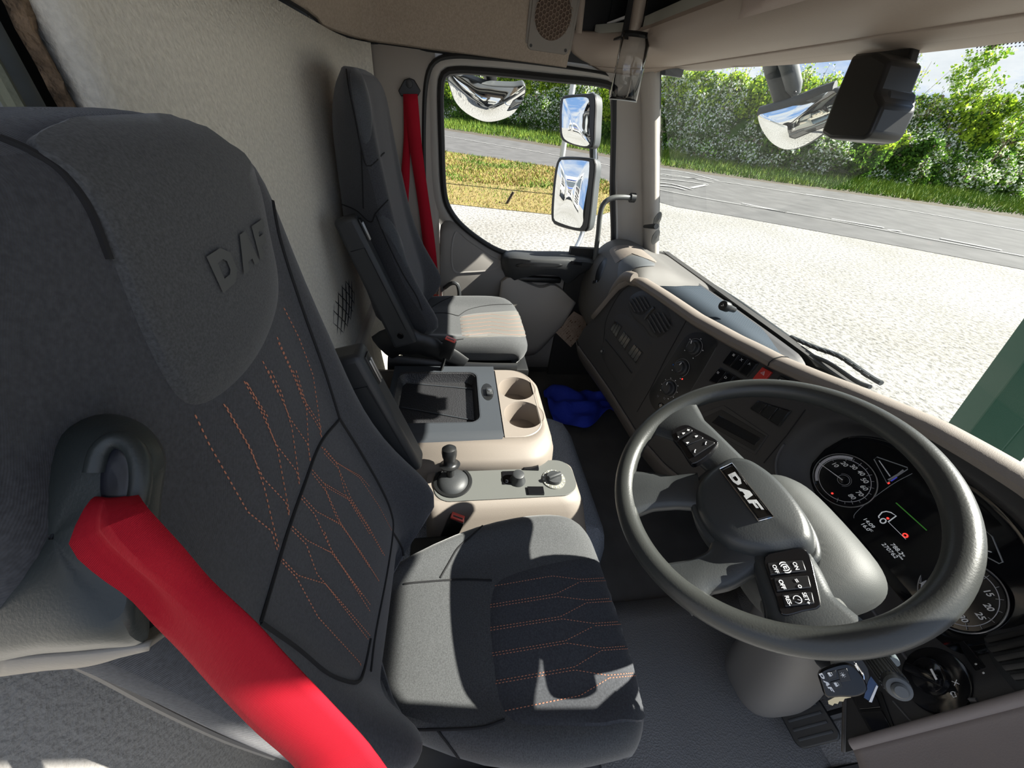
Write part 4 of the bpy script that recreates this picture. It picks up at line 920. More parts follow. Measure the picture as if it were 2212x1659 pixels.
belt = thing('driver_seat_belt', D(740, 1640, .28), 'red webbing belt coming out of the driver seat shoulder guide', 'seat belt')
L_ = DQ([(222, 1066, .262), (195, 1080, .225), (165, 1130, .213), (150, 1183, .208), (205, 1240, .212), (275, 1290, .220), (331, 1349, .230), (400, 1420, .242), (466, 1494, .246), (550, 1580, .252), (637, 1659, .262), (740, 1790, .28)])+[Vector((.800, -.035, .60)), Vector((.800, .00, .34))]
R_ = DQ([(290, 1064, .262), (302, 1072, .225), (315, 1092, .212), (340, 1120, .212), (395, 1180, .219), (450, 1245, .234), (500, 1295, .237), (556, 1350, .240), (611, 1411, .244), (710, 1515, .252), (800, 1612, .262), (925, 1760, .28)])+[Vector((.808, .012, .60)), Vector((.806, .048, .34))]
LL = spline(L_, 120); RR = spline(R_, 120); rows = []
for k in range(9):
    a = k/8; rows.append([p.lerp(q, a)-fw*(.004*sin(pi*a))+fw*(.006*math.exp(-((i-10)/5)**2)*sin(2*pi*a)) for i, (p, q) in enumerate(zip(LL, RR))])
M_REDW = mat('red seat belt webbing', (.38, .009, .020), .8, bump=0, spec=.12)
t = M_REDW.node_tree; wv = N(t, 'ShaderNodeTexWave'); wv.inputs['Scale'].default_value = 190; wv.bands_direction = 'X'; uvn = N(t, 'ShaderNodeUVMap'); bp_ = N(t, 'ShaderNodeBump'); bp_.inputs['Strength'].default_value = .6; bp_.inputs['Distance'].default_value = .0006
wv.inputs['Scale'].default_value = 45; t.links.new(uvn.outputs[0], wv.inputs['Vector']); t.links.new(wv.outputs['Fac'], bp_.inputs['Height']); t.links.new(bp_.outputs[0], t.nodes['Principled BSDF'].inputs['Normal'])
wb = obj('webbing', grid(rows), M_REDW, belt, solid=.0012)
uv = wb.data.uv_layers.new(name='UVMap')
for lp in wb.data.loops:
    i = lp.vertex_index; uv.data[lp.index].uv = ((i % 120)/120*9.0+(i//120)/8*.28, (i//120)/8)
# ---- passenger belt on the pillar
pbelt = thing('passenger_seat_belt', (-.975, -.15, .55), 'folded red webbing belt hanging from the pillar behind the passenger door', 'seat belt')
def strap(pl, pr, off=0, x=-.972):
    a = [U(u, v, x=x+off) for u, v in pl]; b = [U(u, v, x=x+off) for u, v in pr]; a, b = spline(a, 30), spline(b, 30)
    return grid([a, [p.lerp(q, .5)+Vector((.002, 0, 0)) for p, q in zip(a, b)], b])
obj('webbing', strap([(871, 203), (872, 300), (865, 400), (866, 470), (885, 560)], [(900, 203), (888, 300), (885, 380), (884, 470), (905, 560)]), M_RED, pbelt, solid=.0015)
obj('webbing', strap([(871, 203), (885, 320), (903, 440), (916, 540), (930, 610)], [(902, 203), (912, 320), (925, 420), (938, 510), (948, 608)], .008), M_RED, pbelt, solid=.0015)
am = obj('anchor_plate', [prism([(p.y, p.z) for p in [U(u, v, x=-.975) for u, v in ((884, 168), (895, 172), (909, 196), (903, 208), (866, 208), (860, 196), (873, 172))]], .012, Matrix(((0, 0, 1, -.985), (1, 0, 0, 0), (0, 1, 0, 0), (0, 0, 0, 1))))], M_BLACK, pbelt, bevel=.003)
obj('anchor_bolt', lathe([(.013, 0), (.012, .005), (.006, .007)], FR(U(884, 181, x=-.972), (0, 1, 0), (1, 0, 0)), 16), M_PLAS, am)
obj('belt_tongue', [box(U(938, 622, x=-.95), (.012, .045, .03), b=.004)], M_BLACK, pbelt)
obj('chrome_tongue', [tube([U(932, 618, x=-.942), U(942, 612, x=-.94), U(946, 622, x=-.94), U(944, 640, x=-.94)], .0025, 6)], M_CHROME, pbelt)
obj('red_catch', [box(U(942, 640, x=-.945), (.012, .025, .02), b=.003)], M_REDP, pbelt)
# ================================================================== net pocket on the rear wall
net = thing('net_pocket', (-.45, -.385, .60), 'black stretchy net pocket on the rear wall behind the seats', 'net pocket')
nx0, nx1, nz0_, nz1_ = -.66, -.10, .585, .83
def npt(a, b, _=0):
    x = nx0+(nx1-nx0)*a; z = nz0_+(nz1_-nz0_)*b+(.018*(2*a-1)**2 if b > .5 else 0)*b; return Vector((x, -.385+.02*sin(pi*a)*sin(pi*b*.9+.3), z))
g = G(); K = 11
for k in range(-6, K+6):
    for s in (1, -1):
        P = []
        for i in range(13):
            b = i/12; a = k/K+b*.42 if s > 0 else (k+4.6)/K-b*.42
            if 0 <= a <= 1: P.append(npt(a, b))
        if len(P) > 2: g.add(*tube(P, .0017, 4))
nm = obj('netting', g, M_BLACK, net, smooth=False); nm['kind'] = 'stuff'
obj('frame_cord', tube([npt(0, 0), npt(.5, 0), npt(1, 0), npt(1, .5), npt(1, 1), npt(.75, 1), npt(.5, 1), npt(.25, 1), npt(0, 1), npt(0, .5)], .004, 6, closed=True), M_BLACK, net)
struct('trim_9', [box((-.3, -.375, .50), (1.25, .05, .06), b=.01), box((-.3, -.385, .25), (1.3, .03, .5))], mat('pale lower wall trim', (.50, .47, .42), .7), 'pale trim ledge along the bottom of the rear wall')
# ================================================================== ENGINE TUNNEL AND CONSOLES
TZ = .285
tun = []
for k, (y, z) in enumerate(((-.345, TZ), (.25, TZ), (.40, TZ-.004), (.455, TZ-.03), (.49, TZ-.08), (.51, TZ-.16), (.525, .0))):
    r = []
    for i in range(21):
        s = i/20; x = -.30+.60*s; e_ = abs(2*s-1); x_ = x; drop = (.04*sm(.80, 1, e_))
        r.append(Vector((x_, y-.05*sm(.75, 1, e_)*(1 if y > .3 else 0), max(0, z-drop))))
    r = [Vector((r[0].x-.03, r[0].y, 0))]+r+[Vector((r[-1].x+.03, r[-1].y, 0))]; tun.append(r)
tag(obj('engine_cover', grid(tun), M_CARPET, solid=.01), 'blue-grey carpeted engine cover between the two seats', 'engine cover')
# big storage console
cs = thing('storage_console', (-.08, 0, TZ), 'beige storage console with black tray lid and two cup holders', 'console')
# body as stacked outlines (x,y): rounded front end
def cons_outline(x0, x1, y0, y1, r, n=10):
    P = [(x0, y0), (x0, y1-r)]
    for i in range(1, n+1):
        a = pi*i/n/2; P.append((x0+r-r*cos(a), y1-r+r*sin(a)))
    for i in range(1, n+1):
        a = pi/2*(1-i/n); P.append((x1-r*1.0+r*cos(a), y1-r+r*sin(a)))
    P += [(x1, y0)]; return P
lv = [(0, .155, .02, TZ), (0, .155, .012, .36), (0, .155, .004, .455), (0, .150, -.002, .475), (0, .140, -.004, .485), (.0, .10, -.015, .497), (.02, .07, -.03, .502)]
rows = []
for ins, x1, dy_, z in lv:
    rows.append([Vector((x, y, z)) for x, y in cons_outline(-.285+ins*.6, x1, -.30, .305+dy_, .10-ins)])
v, f = grid(rows); 
obj('body', [(v, f)], M_BEIGE, cs, solid=.004)
CX = [( -.155, .225), (-.0, .225)]
# beige cup-holder deck with two wells: ring mesh between deck outline and cup rims
deck = []
rim_r = .062
def well(cx, cy, ri=.060, dp=.075):
    return lathe([(ri+.004, 0), (ri+.0005, -.001), (ri-.002, -.006), (ri-.006, -dp), (0, -dp)], Matrix.Translation((cx, cy, .5035)), 40, cap=False)
wc = [(-.165, .218), (-.028, .222)]
bm = bmesh.new()
ol = [(x, y) for x, y in cons_outline(-.273, .070, .14, .275, .075)]
ol = [(-.273, .150)]+[q for q in ol if q[1] > .151]+[(.070, .150)]
def holes_poly(ol, holes, z):
    """flat deck with round holes"""
    bm = bmesh.new(); es = []
    def loop(P):
        vs = [bm.verts.new((x, y, z)) for x, y in P]
        return [bm.edges.new((vs[i], vs[(i+1) % len(vs)])) for i in range(len(vs))]
    es += loop(ol)
    for cx, cy, r in holes: es += loop([(cx+r*cos(2*pi*i/40), cy+r*sin(2*pi*i/40)) for i in range(40)])
    bmesh.ops.triangle_fill(bm, use_beauty=True, edges=es)
    bm.verts.index_update(); v = [q.co.copy() for q in bm.verts]; f = [tuple(x.index for x in q.verts) for q in bm.faces]; bm.free(); return v, f
obj('cup_deck', holes_poly(ol, [(*c, .064) for c in wc], .5035), M_BEIGE, cs, smooth=False)
for c in wc: obj('cup_holder', well(*c, .064), mat('beige cup well', (.19, .16, .135), .5), cs)
obj('deck_edge', tube([Vector((x, y, .5005)) for x, y in ol], .004, 6), M_BEIGE, cs)
# black lid with deep tray
ty0, ty1, tx0, tx1 = -.215, .145, -.290, .085
TRZ = .512
lid_ol = [(tx0, ty0), (tx0, ty1), (tx1-.03, ty1), (tx1+.005, ty1-.03), (tx1+.015, ty0)]
def hole_rect(z):
    bm = bmesh.new()
    def loop(P):
        vs = [bm.verts.new((x, y, z)) for x, y in P]; return [bm.edges.new((vs[i], vs[(i+1) % len(vs)])) for i in range(len(vs))]
    es = loop([(tx0+.004, ty0+.004), (tx0+.004, ty1), (tx1-.035, ty1), (tx1-.03, ty0+.004)])+loop(TRAY)
    bmesh.ops.triangle_fill(bm, use_beauty=True, edges=es); bm.verts.index_update(); v = [q.co.copy() for q in bm.verts]; f = [tuple(x.index for x in q.verts) for q in bm.faces]; bm.free(); return v, f
TRAY = [(x, y) for x, y in rrect(.262, .275, .03, 5, -.118, -.058)]
M_LID = mat('blue-black lid plastic', (.040, .045, .052), .42, bump=.15, bscale=700)
lid = obj('lid', [hole_rect(TRZ), grid([[Vector((x, y, TRZ)) for y, x in ((ty0+.004, tx1-.03), (ty1, tx1-.035))], [Vector((x, y, TRZ-.004)) for y, x in ((ty0+.002, tx1-.008), (ty1+.002, tx1-.015))], [Vector((x, y, TRZ-.022)) for y, x in ((ty0, tx1+.008), (ty1-.012, tx1+.004))], [Vector((x, y, TRZ-.06)) for y, x in ((ty0, tx1+.018), (ty1-.03, tx1+.014))]]),
    grid([[Vector((x, ty1, TRZ)) for x in (tx0+.004, tx1-.035)], [Vector((x, ty1+.002, TRZ-.02)) for x in (tx0+.004, tx1-.015)]]), grid([[Vector((tx0+.004, y, TRZ)) for y in (ty0, ty1)], [Vector((tx0-.002, y, TRZ-.05)) for y in (ty0, ty1)]])], M_LID, cs, angle=50)
rows = []
for ins, z in ((-.003, TRZ+.0005), (.004, TRZ-.004), (.012, TRZ-.03), (.016, TRZ-.036)):
    rows.append([Vector((-.118+(x+.118)*(1-ins/.131), -.058+(y+.058)*(1-ins/.137), z)) for x, y in TRAY])
v, f = grid(rows, cu=True); k = len(TRAY); f.append(tuple(range(3*k, 4*k)))
tr_ = obj('tray', (v, f), mat('black embossed tray mat', (.022, .022, .024), .38, bump=.8, bscale=240, kind='voronoi', bdist=.001), cs)
obj('tray_rib', [tube([(-.235+.004, -.17, TRZ-.034), (-.195, .065, TRZ-.034)], .0022, 5)], M_LID, tr_)
obj('tray_rib', [tube([(-.10, -.17, TRZ-.034), (-.03, .065, TRZ-.034)], .0022, 5)], M_LID, tr_)
obj('tray_rib', [tube([(-.205, .068, TRZ-.034), (-.03, .068, TRZ-.034)], .002, 5)], M_LID, tr_)
M_ = Matrix.Translation((-.135, .112, TRZ))
obj('latch_recess', lathe([(.046, .0006), (.040, .001), (0, .001)], M_@Matrix.Diagonal((1, .45, 1, 1)), 28, cap=False), M_BLACK, lid)
lk = obj('lid_lock', box((-.128, .118, TRZ+.005), (.036, .022, .014), b=.003), M_PLAS, cs)
obj('key_barrel', [lathe([(.007, 0), (.007, .001), (.005, .0016)], Matrix.Translation((-.128, .118, TRZ+.012)), 16)], M_STEEL, lk)
# ---- gear console
gcn = thing('gear_console', (.24, .15, TZ), 'grey and beige gear console with joystick beside the driver seat', 'gear console')
def gout(x0, x1, y0, y1, ra, rb, n=8):
    P = []
    for (cx, cy, r, a0) in ((x0+ra, y1-rb, (ra, rb), 180), (x1-ra, y1-rb, (ra, rb), 90), ): 
        for i in range(n+1):
            a = radians(a0-90*i/n); P.append((cx+r[0]*cos(a), cy+r[1]*sin(a)))
    for (cx, cy, a0) in ((x1-ra, y0+ra, 0), (x0+ra, y0+ra, -90)):
        for i in range(n+1):
            a = radians(a0-90*i/n); P.append((cx+ra*cos(a), cy+ra*sin(a)))
    return P
GT = .452
rows = []
for ins, z, ex in ((.0, TZ, .075), (.0, TZ+.03, .07), (.004, .36, .055), (.003, .415, .03), (.008, .437, .02), (.014, .447, .010), (.020, GT, .0)):
    rows.append([Vector((x, y, z)) for x, y in gout(.115+ins-.010, .255+ex-ins*.3, -.075, .350+ex*.5-ins, .035, .055)])
v, f = grid(rows, cu=True); k = len(rows[0]); f.append(tuple(range(6*k, 7*k)))
obj('body', (v, f), M_BEIGE, gcn)
tp = gout(.125, .252, -.055, .345, .045, .05)
top = obj('top_plate', prism(tp, .003, Matrix.Translation((0, 0, GT-.0005))), mat('grey console plate', (.095, .098, .092), .45, bump=.15, bscale=800), gcn, bevel=.001)
GP_ = bvh(prism(tp, .003, Matrix.Translation((0, 0, GT-.0005))))
# joystick
jc, _ = hit(978, 1040, GP_); jc = Vector((jc.x, jc.y, GT+.0025))
obj('selector_ring', lathe([(.054, 0), (.052, .003), (.045, .004), (.043, .001)], Matrix.Translation(jc), 40), M_BLACK, gcn)
obj('selector_dome', lathe([(.043, .001), (.040, .006), (.030, .013), (.015, .017), (0, .018)], Matrix.Translation(jc), 36, cap=False), M_PLAS, gcn)
lv_ = thing if 0 else None
ja = jc+Vector((-.008, -.006, .015)); jb = U(970, 967, x=jc.x-.03); ax = (jb-ja)
lever = obj('selector_lever', lathe([(.010, 0), (.0105, ax.length*.35), (.026, ax.length*.36), (.028, ax.length*.41), (.022, ax.length*.43), (.0175, ax.length*.48), (.0165, ax.length*.62), (.0195, ax.length*.72), (.0205, ax.length*.86), (.019, ax.length*.97), (.012, ax.length*1.03), (0, ax.length*1.045)], FR(ja, (1, 0, 0), ax), 24, cap=False), M_BLACK, gcn)
def cyl_at(u, v, B, prof, name, m, parent, xh=(0, 1, 0), tilt=None, seg=28):
    p, n = hit(u, v, B); M_ = FR(p, xh, n); return obj(name, lathe(prof, M_, seg), m, parent), M_
kp_ = obj('switch_plate', pixpoly([(1084, 1019), (1117, 1018), (1120, 1046), (1086, 1047)], GP_, .003), M_GLOSS, gcn, bevel=.001)
ck, CM = cyl_at(1118, 1038, GP_, [(.023, 0), (.022, .004), (.017, .012), (.016, .028), (.013, .030), (0, .030)], 'control_knob', M_PLAS, gcn)
obj('symbol', tube([CM @ Vector(q) for q in ((-.035, -.006, .0035), (-.029, -.007, .0035), (-.028, .0, .0035), (-.034, .001, .0035))], .001, 4), M_WHITE, kp_)
for pts in ([(1128, 1002), (1162, 1003), (1164, 1017), (1131, 1016)], [(1138, 1053), (1173, 1053), (1176, 1070), (1141, 1070)]):
    b = obj('rocker_switch', pixpoly(pts, GP_, .006), M_GLOSS, gcn, bevel=.0015)
    cxp = sum(p[0] for p in pts)/4; cyp = sum(p[1] for p in pts)/4
    h, n = hit(cxp, cyp, GP_); obj('symbol', [tube([h+Vector((.0035*cos(a), .0035*sin(a)+q, .0048)) for a in [k*pi/6 for k in range(12)]], .0006, 4, closed=True) for q in ((-.010, .012) if pts[0][0] < 1130 else (.010,))], M_WHITE, b)
rk, RM_ = cyl_at(1196, 1036, GP_, [(.034, 0), (.033, .003), (.026, .004), (.0, .004)], 'dial_ring', mat('worn dial ring', (.17, .17, .15), .4, var=.4, vscale=60), gcn)
dk = obj('rotary_knob', [lathe([(.023, .003), (.021, .014), (0, .016)], RM_, 28), box((0, 0, .017), (.043, .012, .014), RM_ @ Matrix.Rotation(radians(20), 4, 'Z'), b=.004)], M_PLAS, gcn)
g = G()
for i in range(16):
    a = 2*pi*i/16; M2 = RM_ @ Matrix.Translation((.0295*cos(a), .0295*sin(a), .0042)) @ Matrix.Rotation(a, 4, 'Z'); g.add(*box((0, 0, 0), (.005, .0014, .0005), M2))
obj('dial_marks', g, M_WHITE, rk, smooth=False)
# blue cloth on the passenger footwell floor
g = G(); rows = []
for i in range(26):
    r = []
    for j in range(14):
        a, b = i/25, j/13; x = -.62-.02*sin(a*9)+(-.15+.32*b)*(.8+.3*sin(a*5)); y = .50+.36*a; z = .035+.045*noise.noise(Vector((a*5, b*4, 2)))+.05*sin(pi*a)*sin(pi*b)*(.6+noise.noise(Vector((a*3, b*6, 8))))
        r.append(Vector((x, y, max(.004, z))))
    rows.append(r)
tag(obj('cloth', grid(rows), mat('blue cloth', (.012, .035, .42), .85, bump=.4, bscale=60, bdist=.004), sub=1, solid=.003), 'crumpled blue cloth lying on the passenger footwell floor', 'cloth')
# ================================================================== DASHBOARD
AX = [-.66, -.58, -.45, -.30, -.13, .05, .25, .40, .53, .62, .68, .74, .80, .90, 1.0]
AY = [.655, .665, .695, .725, .755, .785, .820, .850, .862, .855, .83, .79, .745, .68, .62]
KS = .30
def abase(x): 
    # smooth interpolation
    return sum(inter(AX, AY, x+d)*w for d, w in ((-.05, .15), (-.025, .2), (0, .3), (.025, .2), (.05, .15)))
def rec(x, z):
    """cluster recess depth"""
    u_ = (x-.535)/(.232 if x < .535 else .212); w_ = (z-.70)/.125; r = (abs(u_)**2.6+abs(w_)**2.6)**(1/2.6)
    return r
def face(x, z):
    y = abase(x)+KS*(z-.65); r = rec(x, z)
    return y+.045*(1-sm(.86, 1.12, r))
def gridxz(x0, x1, nx, zf0, zf1, nz, f=face):
    return grid([[Vector((x0+(x1-x0)*i/nx, f(x0+(x1-x0)*i/nx, zf0(x0+(x1-x0)*i/nx)+(zf1(x0+(x1-x0)*i/nx)-zf0(x0+(x1-x0)*i/nx))*j/nz), zf0(x0+(x1-x0)*i/nx)+(zf1(x0+(x1-x0)*i/nx)-zf0(x0+(x1-x0)*i/nx))*j/nz)) for i in range(nx+1)] for j in range(nz+1)])
CXS = [-.66, -.60, -.565, -.53, -.48, -.35, -.165, .0, .14, .30, .45, .60, .80, 1.0]
CZS = [.44, .60, .735, .775, .790, .792, .792, .805, .825, .860, .885, .895, .89, .86]
crest = lambda x: inter(CXS, CZS, x)
BXS = [-.66, -.60, -.3, -.07, .1, .3, .45, .6, .70, .80, 1.0]
BZS = [.43, .41, .385, .36, .37, .42, .48, .50, .47, .44, .43]
botz = lambda x: inter(BXS, BZS, x)
dash = thing('dashboard', (0, .85, .40), 'dark grey dashboard with beige top pad running under the windscreen', 'dashboard')
fg = gridxz(-.64, .80, 200, botz, lambda x: crest(x)-.004, 60)
FB = bvh(fg)
obj('face_panel', fg, M_DASH, dash, angle=60)
# beige pad: ridge following the crest, then top surface to the windscreen
def cpt(x, off, dz):
    return Vector((x, abase(x)+KS*(crest(x)-.65)-off, crest(x)+dz))
PX = [-.61+1.50*i/90 for i in range(91)]
over = lambda x: .012+.035*sm(0, .3, x)
rows = [[Vector((x, face(x, crest(x)-.02), crest(x)-.022)) for x in PX], [cpt(x, over(x)*.8, -.020) for x in PX], [cpt(x, over(x)+.008, -.012) for x in PX], [cpt(x, over(x)+.010, .0) for x in PX], [cpt(x, over(x)+.002, .011) for x in PX], [cpt(x, over(x)-.014, .017) for x in PX], [cpt(x, over(x)-.032, .016) for x in PX], [cpt(x, over(x)-.050, .006) for x in PX], [cpt(x, over(x)-.062, -.012) for x in PX]]
def lerp_row(k, dip):
    r = []
    for x in PX:
        a = cpt(x, over(x)-.064, -.016); b = Vector((x, max(yws(min(max(x, -.93), .80), .775), a.y+.01), .77-.11*sm(.0, .22, x))); p = a.lerp(b, k); p.z -= dip; r.append(p)
    return r
obj('top_pad', grid(rows), M_BEIGE, dash, solid=.004)
# side run of the pad down the left end of the binnacle
side = spline([(-.60, .668, .41), (-.612, .662, .50), (-.612, .668, .60), (-.60, .676, .69), (-.578, .686, .75), (-.545, .695, .785), (-.50, .706, .795)], 40)
obj('side_trim', tube([Vector(p)+Vector((0, .004, 0)) for p in side], [.013+.010*sm(20, 40, i) for i in range(40)], 12, ell=.8), M_BEIGE, dash)
obj('top_tray', grid([lerp_row(k, d) for k, d in ((0, 0), (.03, .012), (.1, .016), (.9, .006), (1, 0))]), M_DASH, dash, solid=.003)
TB = bvh(grid([lerp_row(k, d) for k, d in ((0, 0), (.03, .012), (.1, .016), (.9, .006), (1, 0))]))
M_PERF = mat('perforated blue-grey panel', (.10, .12, .14), .85, spec=.15)
t_ = M_PERF.node_tree; vo = N(t_, 'ShaderNodeTexVoronoi'); vo.inputs['Scale'].default_value = 95; vo.inputs['Randomness'].default_value = 0; tcc = N(t_, 'ShaderNodeTexCoord'); rr = N(t_, 'ShaderNodeValToRGB')
rr.color_ramp.elements[0].position = .0; rr.color_ramp.elements[0].color = (.006, .008, .010, 1); rr.color_ramp.elements[1].position = .45; rr.color_ramp.elements[1].color = (.03, .04, .052, 1); rr.color_ramp.interpolation = 'LINEAR'
t_.links.new(tcc.outputs['Object'], vo.inputs['Vector']); t_.links.new(vo.outputs['Distance'], rr.inputs[0]); t_.links.new(rr.outputs[0], t_.nodes['Principled BSDF'].inputs['Base Color'])
def tpt(x, k):
    a = cpt(x, over(x)-.064, -.016); b = Vector((x, yws(x, .775), .77-.11*sm(.0, .22, x))); p = a.lerp(b, k); p.z += .003-.004; return p
obj('speaker_mesh', grid([[tpt(-.52+.62*i/40, .10+.0*i) for i in range(41)], [tpt(-.52+.62*i/40, .97-.55*sm(22, 41, i)) for i in range(41)]]), M_PERF, dash, solid=.002)
obj('pad_joint', tube([cpt(.138, over(.138)-d, z) for d, z in ((.0, -.018), (-.010, .0), (.0, .012), (.016, .018), (.034, .017), (.052, .006))] if 0 else [cpt(.138, over(.138)+a_, b_) for a_, b_ in ((.009, -.012), (.0115, .0), (.003, .0125), (-.014, .0185), (-.032, .0175), (-.050, .007))], .0014, 5), M_SEAM, dash)
# lower dash body
low = []
for k in range(7):
    a = k/6; low.append([Vector((x, abase(x)+KS*(botz(x)-.65)-.004+(.20+.22*sm(.5, .62, x))*a**(1.3-.5*sm(.5, .62, x)), botz(x)-.02-.24*a*(1-.5*sm(.5, .65, x))+.02*(a == 0))) for x in [-.64+1.44*i/60 for i in range(61)]])
obj('lower_shell', grid(low), mat('dark taupe lower dash', (.070, .062, .055), .6, bump=.15, bscale=800), dash, solid=.004)
edge = [Vector((x, abase(x)+KS*(botz(x)-.65)-.004, botz(x))) for x in [-.60+1.30*i/60 for i in range(61)]]
obj('lower_trim', tube(edge, .008, 8, ell=.7), mat('taupe edge trim', (.10, .088, .078), .6), dash)
# passenger end of the dash
PS = []
for x, w in ((-.985, .0), (-.97, .6), (-.93, 1), (-.85, 1), (-.75, 1), (-.66, 1), (-.60, 1), (-.56, 1), (-.52, 1), (-.48, 1)):
    c = [( .80, .36), (.715, .40), (.668, .46), (.655, .56), (.665, .66), (.690, .74), (.725, .790), (.775, .822), (.84, .828), (.90, .812), (.97, .786), (1.08, .765)]
    r = spline([Vector((x, y+.035*sm(-.63, -.56, x)*sm(.80, .70, y)+.02*(1-w)+.10*(x+.985)*sm(.5, 1.0, 1-w)*0+.03*(x+.8)*0, min(z-.02*(1-w), .83-.075*sm(-.63, -.48, x)-.02*(y-.8)))) for y, z in c], 40); PS.append(r)
pgeo = grid(PS)
pso_ = obj('passenger_section', pgeo, mat('warm grey dash plastic', (.095, .09, .083), .6, bump=.2, bscale=900), dash, sub=1)
PB_ = bvh_sub(pso_, LOCS[pso_.name])
obj('top_insert', patch(ZS([(432, 200), (470, 168), (530, 158), (600, 170), (660, 200), (700, 232), (600, 240), (530, 262), (480, 320), (430, 390), (415, 330), (418, 250)]), PB_, .003, 6, 40, -.002), mat('slate top insert', (.085, .092, .098), .5, bump=.15, bscale=800), dash)
obj('beige_shoulder', patch(ZS([(345, 128), (380, 98), (440, 86), (520, 88), (580, 105), (640, 150), (700, 196), (720, 225), (660, 196), (600, 164), (530, 148), (465, 152), (425, 180), (400, 230), (370, 180)]), PB_, .002, 5, 50, -.002), M_BEIGE, dash)
obj('side_vent', patch([(1284, 606), (1290, 580), (1302, 560), (1312, 554), (1311, 570), (1302, 592), (1291, 612)], PB_, .003, 4, 30, -.001), M_BLACK, dash)
obj('vent_latch', pixpoly([(1282, 607), (1290, 605), (1288, 611), (1281, 613)], PB_, .003), M_CHROME, dash)
# ---- parts of the face, placed on its surface
def key(pts, h=.004, m=M_GLOSS, name='switch', par=dash, bev=.0012, B=None): return obj(name, pixpoly(pts, B or FB, h), m, par, bevel=bev)
def ln(name, pts, r=.0012, m=M_SEAM, off=.0005, par=dash, sp=True, n=40, B=None): return obj(name, pxtube(pts, B or FB, r, off, n, sp), m, par)
# panel seams
ln('panel_gap', [(1485, 688), (1440, 770), (1405, 840), (1376, 890)], .0013, sp=False)
ln('panel_gap', [(1740, 885), (1700, 940), (1650, 1000)], .0013, sp=False)
ln('panel_gap', [(1304, 740), (1310, 690), (1335, 640), (1360, 616), (1388, 611), (1412, 625), (1440, 655), (1482, 688)], .0012)
# vents : two round louvres
M_VENTR = mat('vent frame plastic', (.028, .028, .029), .45)
def ZS(p): return SC(p, 3.16, 1200, 500)
obj('vent_panel', patch(ZS([(520, 420), (590, 392), (660, 410), (740, 480), (790, 560), (800, 620), (760, 700), (700, 745), (640, 720), (600, 660), (530, 600), (490, 520), (490, 460)]), FB, .0035, 6, 70, -.002), M_VENTR, dash)
def vent(cx, cy, pts, nslat, dx, dy, L):
    v_ = obj('air_vent', patch(ZS(pts), FB, .004, 6, 50, .001), M_RUBBER, dash)
    for i in range(nslat):
        k = (i+.5)/nslat-.5; x, y = cx+dx*k, cy+dy*k; hl = L*sqrt(max(.1, 1-(1.75*k)**2))/2
        a, b = ZS([(x-hl*.50, y-hl*.86), (x+hl*.50, y+hl*.86)])
        P = hits([a, ((a[0]+b[0])/2, (a[1]+b[1])/2), b], FB, .0065)
        if len(P) == 3: obj('vent_slat', tube(P, .0022, 6, ell=1.5), mat('vent slat grey', (.075, .076, .078), .45), v_)
    return v_
va = vent(580, 500, [(505, 500), (530, 455), (580, 430), (640, 450), (665, 500), (645, 550), (600, 590), (545, 580), (515, 545)], 5, 120, -40, 110)
vb = vent(715, 625, [(625, 610), (660, 555), (720, 540), (770, 570), (790, 620), (760, 680), (700, 725), (650, 700), (625, 660)], 5, 130, -50, 150)
ln('vent_thumbwheel', ZS([(680, 520), (640, 560), (610, 600)]), .006, M_BLACK, .004)
# three stacked slots with switches on the left panel
obj('left_panel', patch(ZS([(420, 545), (500, 560), (600, 660), (680, 770), (660, 830), (560, 980), (470, 1100), (380, 1010), (300, 850), (310, 740), (360, 620)]), FB, .0025, 6, 70, -.002), M_DASH, dash)
for q in ([(412, 600), (462, 650), (420, 735), (372, 668)], [(470, 672), (528, 738), (478, 816), (424, 740)], [(540, 758), (606, 830), (555, 908), (490, 830)]):
    o = key(ZS(q), .0035, M_BLACK, 'switch_bank'); (a, b, c, d) = ZS(q)
    for k in (.18, .5, .82):
        L4 = lambda p, r, t: (p[0]+(r[0]-p[0])*t, p[1]+(r[1]-p[1])*t)
        q2 = [L4(a, b, k-.15), L4(a, b, k+.15), L4(d, c, k+.15), L4(d, c, k-.15)]; q2 = [L4(p, L4(a, c, .5), .14) for p in q2]
        key(q2, .0055, M_GLOSS, 'blank_switch', o)
ln('document_slot', ZS([(345, 735), (400, 800), (470, 890), (525, 965)]), .0055, M_RUBBER, -.0005)
key(ZS([(345, 800), (390, 780), (520, 975), (465, 1080), (340, 900)]), .002, M_DASH, 'glovebox_flap')
p_, n_2 = hit(*ZS([(328, 820)])[0], FB); kb = obj('flap_lock', lathe([(.013, 0), (.013, .004), (.009, .006), (.009, .012), (0, .012)], FR(p_, (1, 0, 0), n_2), 24), M_PLAS, dash); 
obj('lock_barrel', lathe([(.0055, .012), (.005, .0135), (0, .0135)], FR(p_, (1, 0, 0), n_2), 16), M_STEEL, kb)
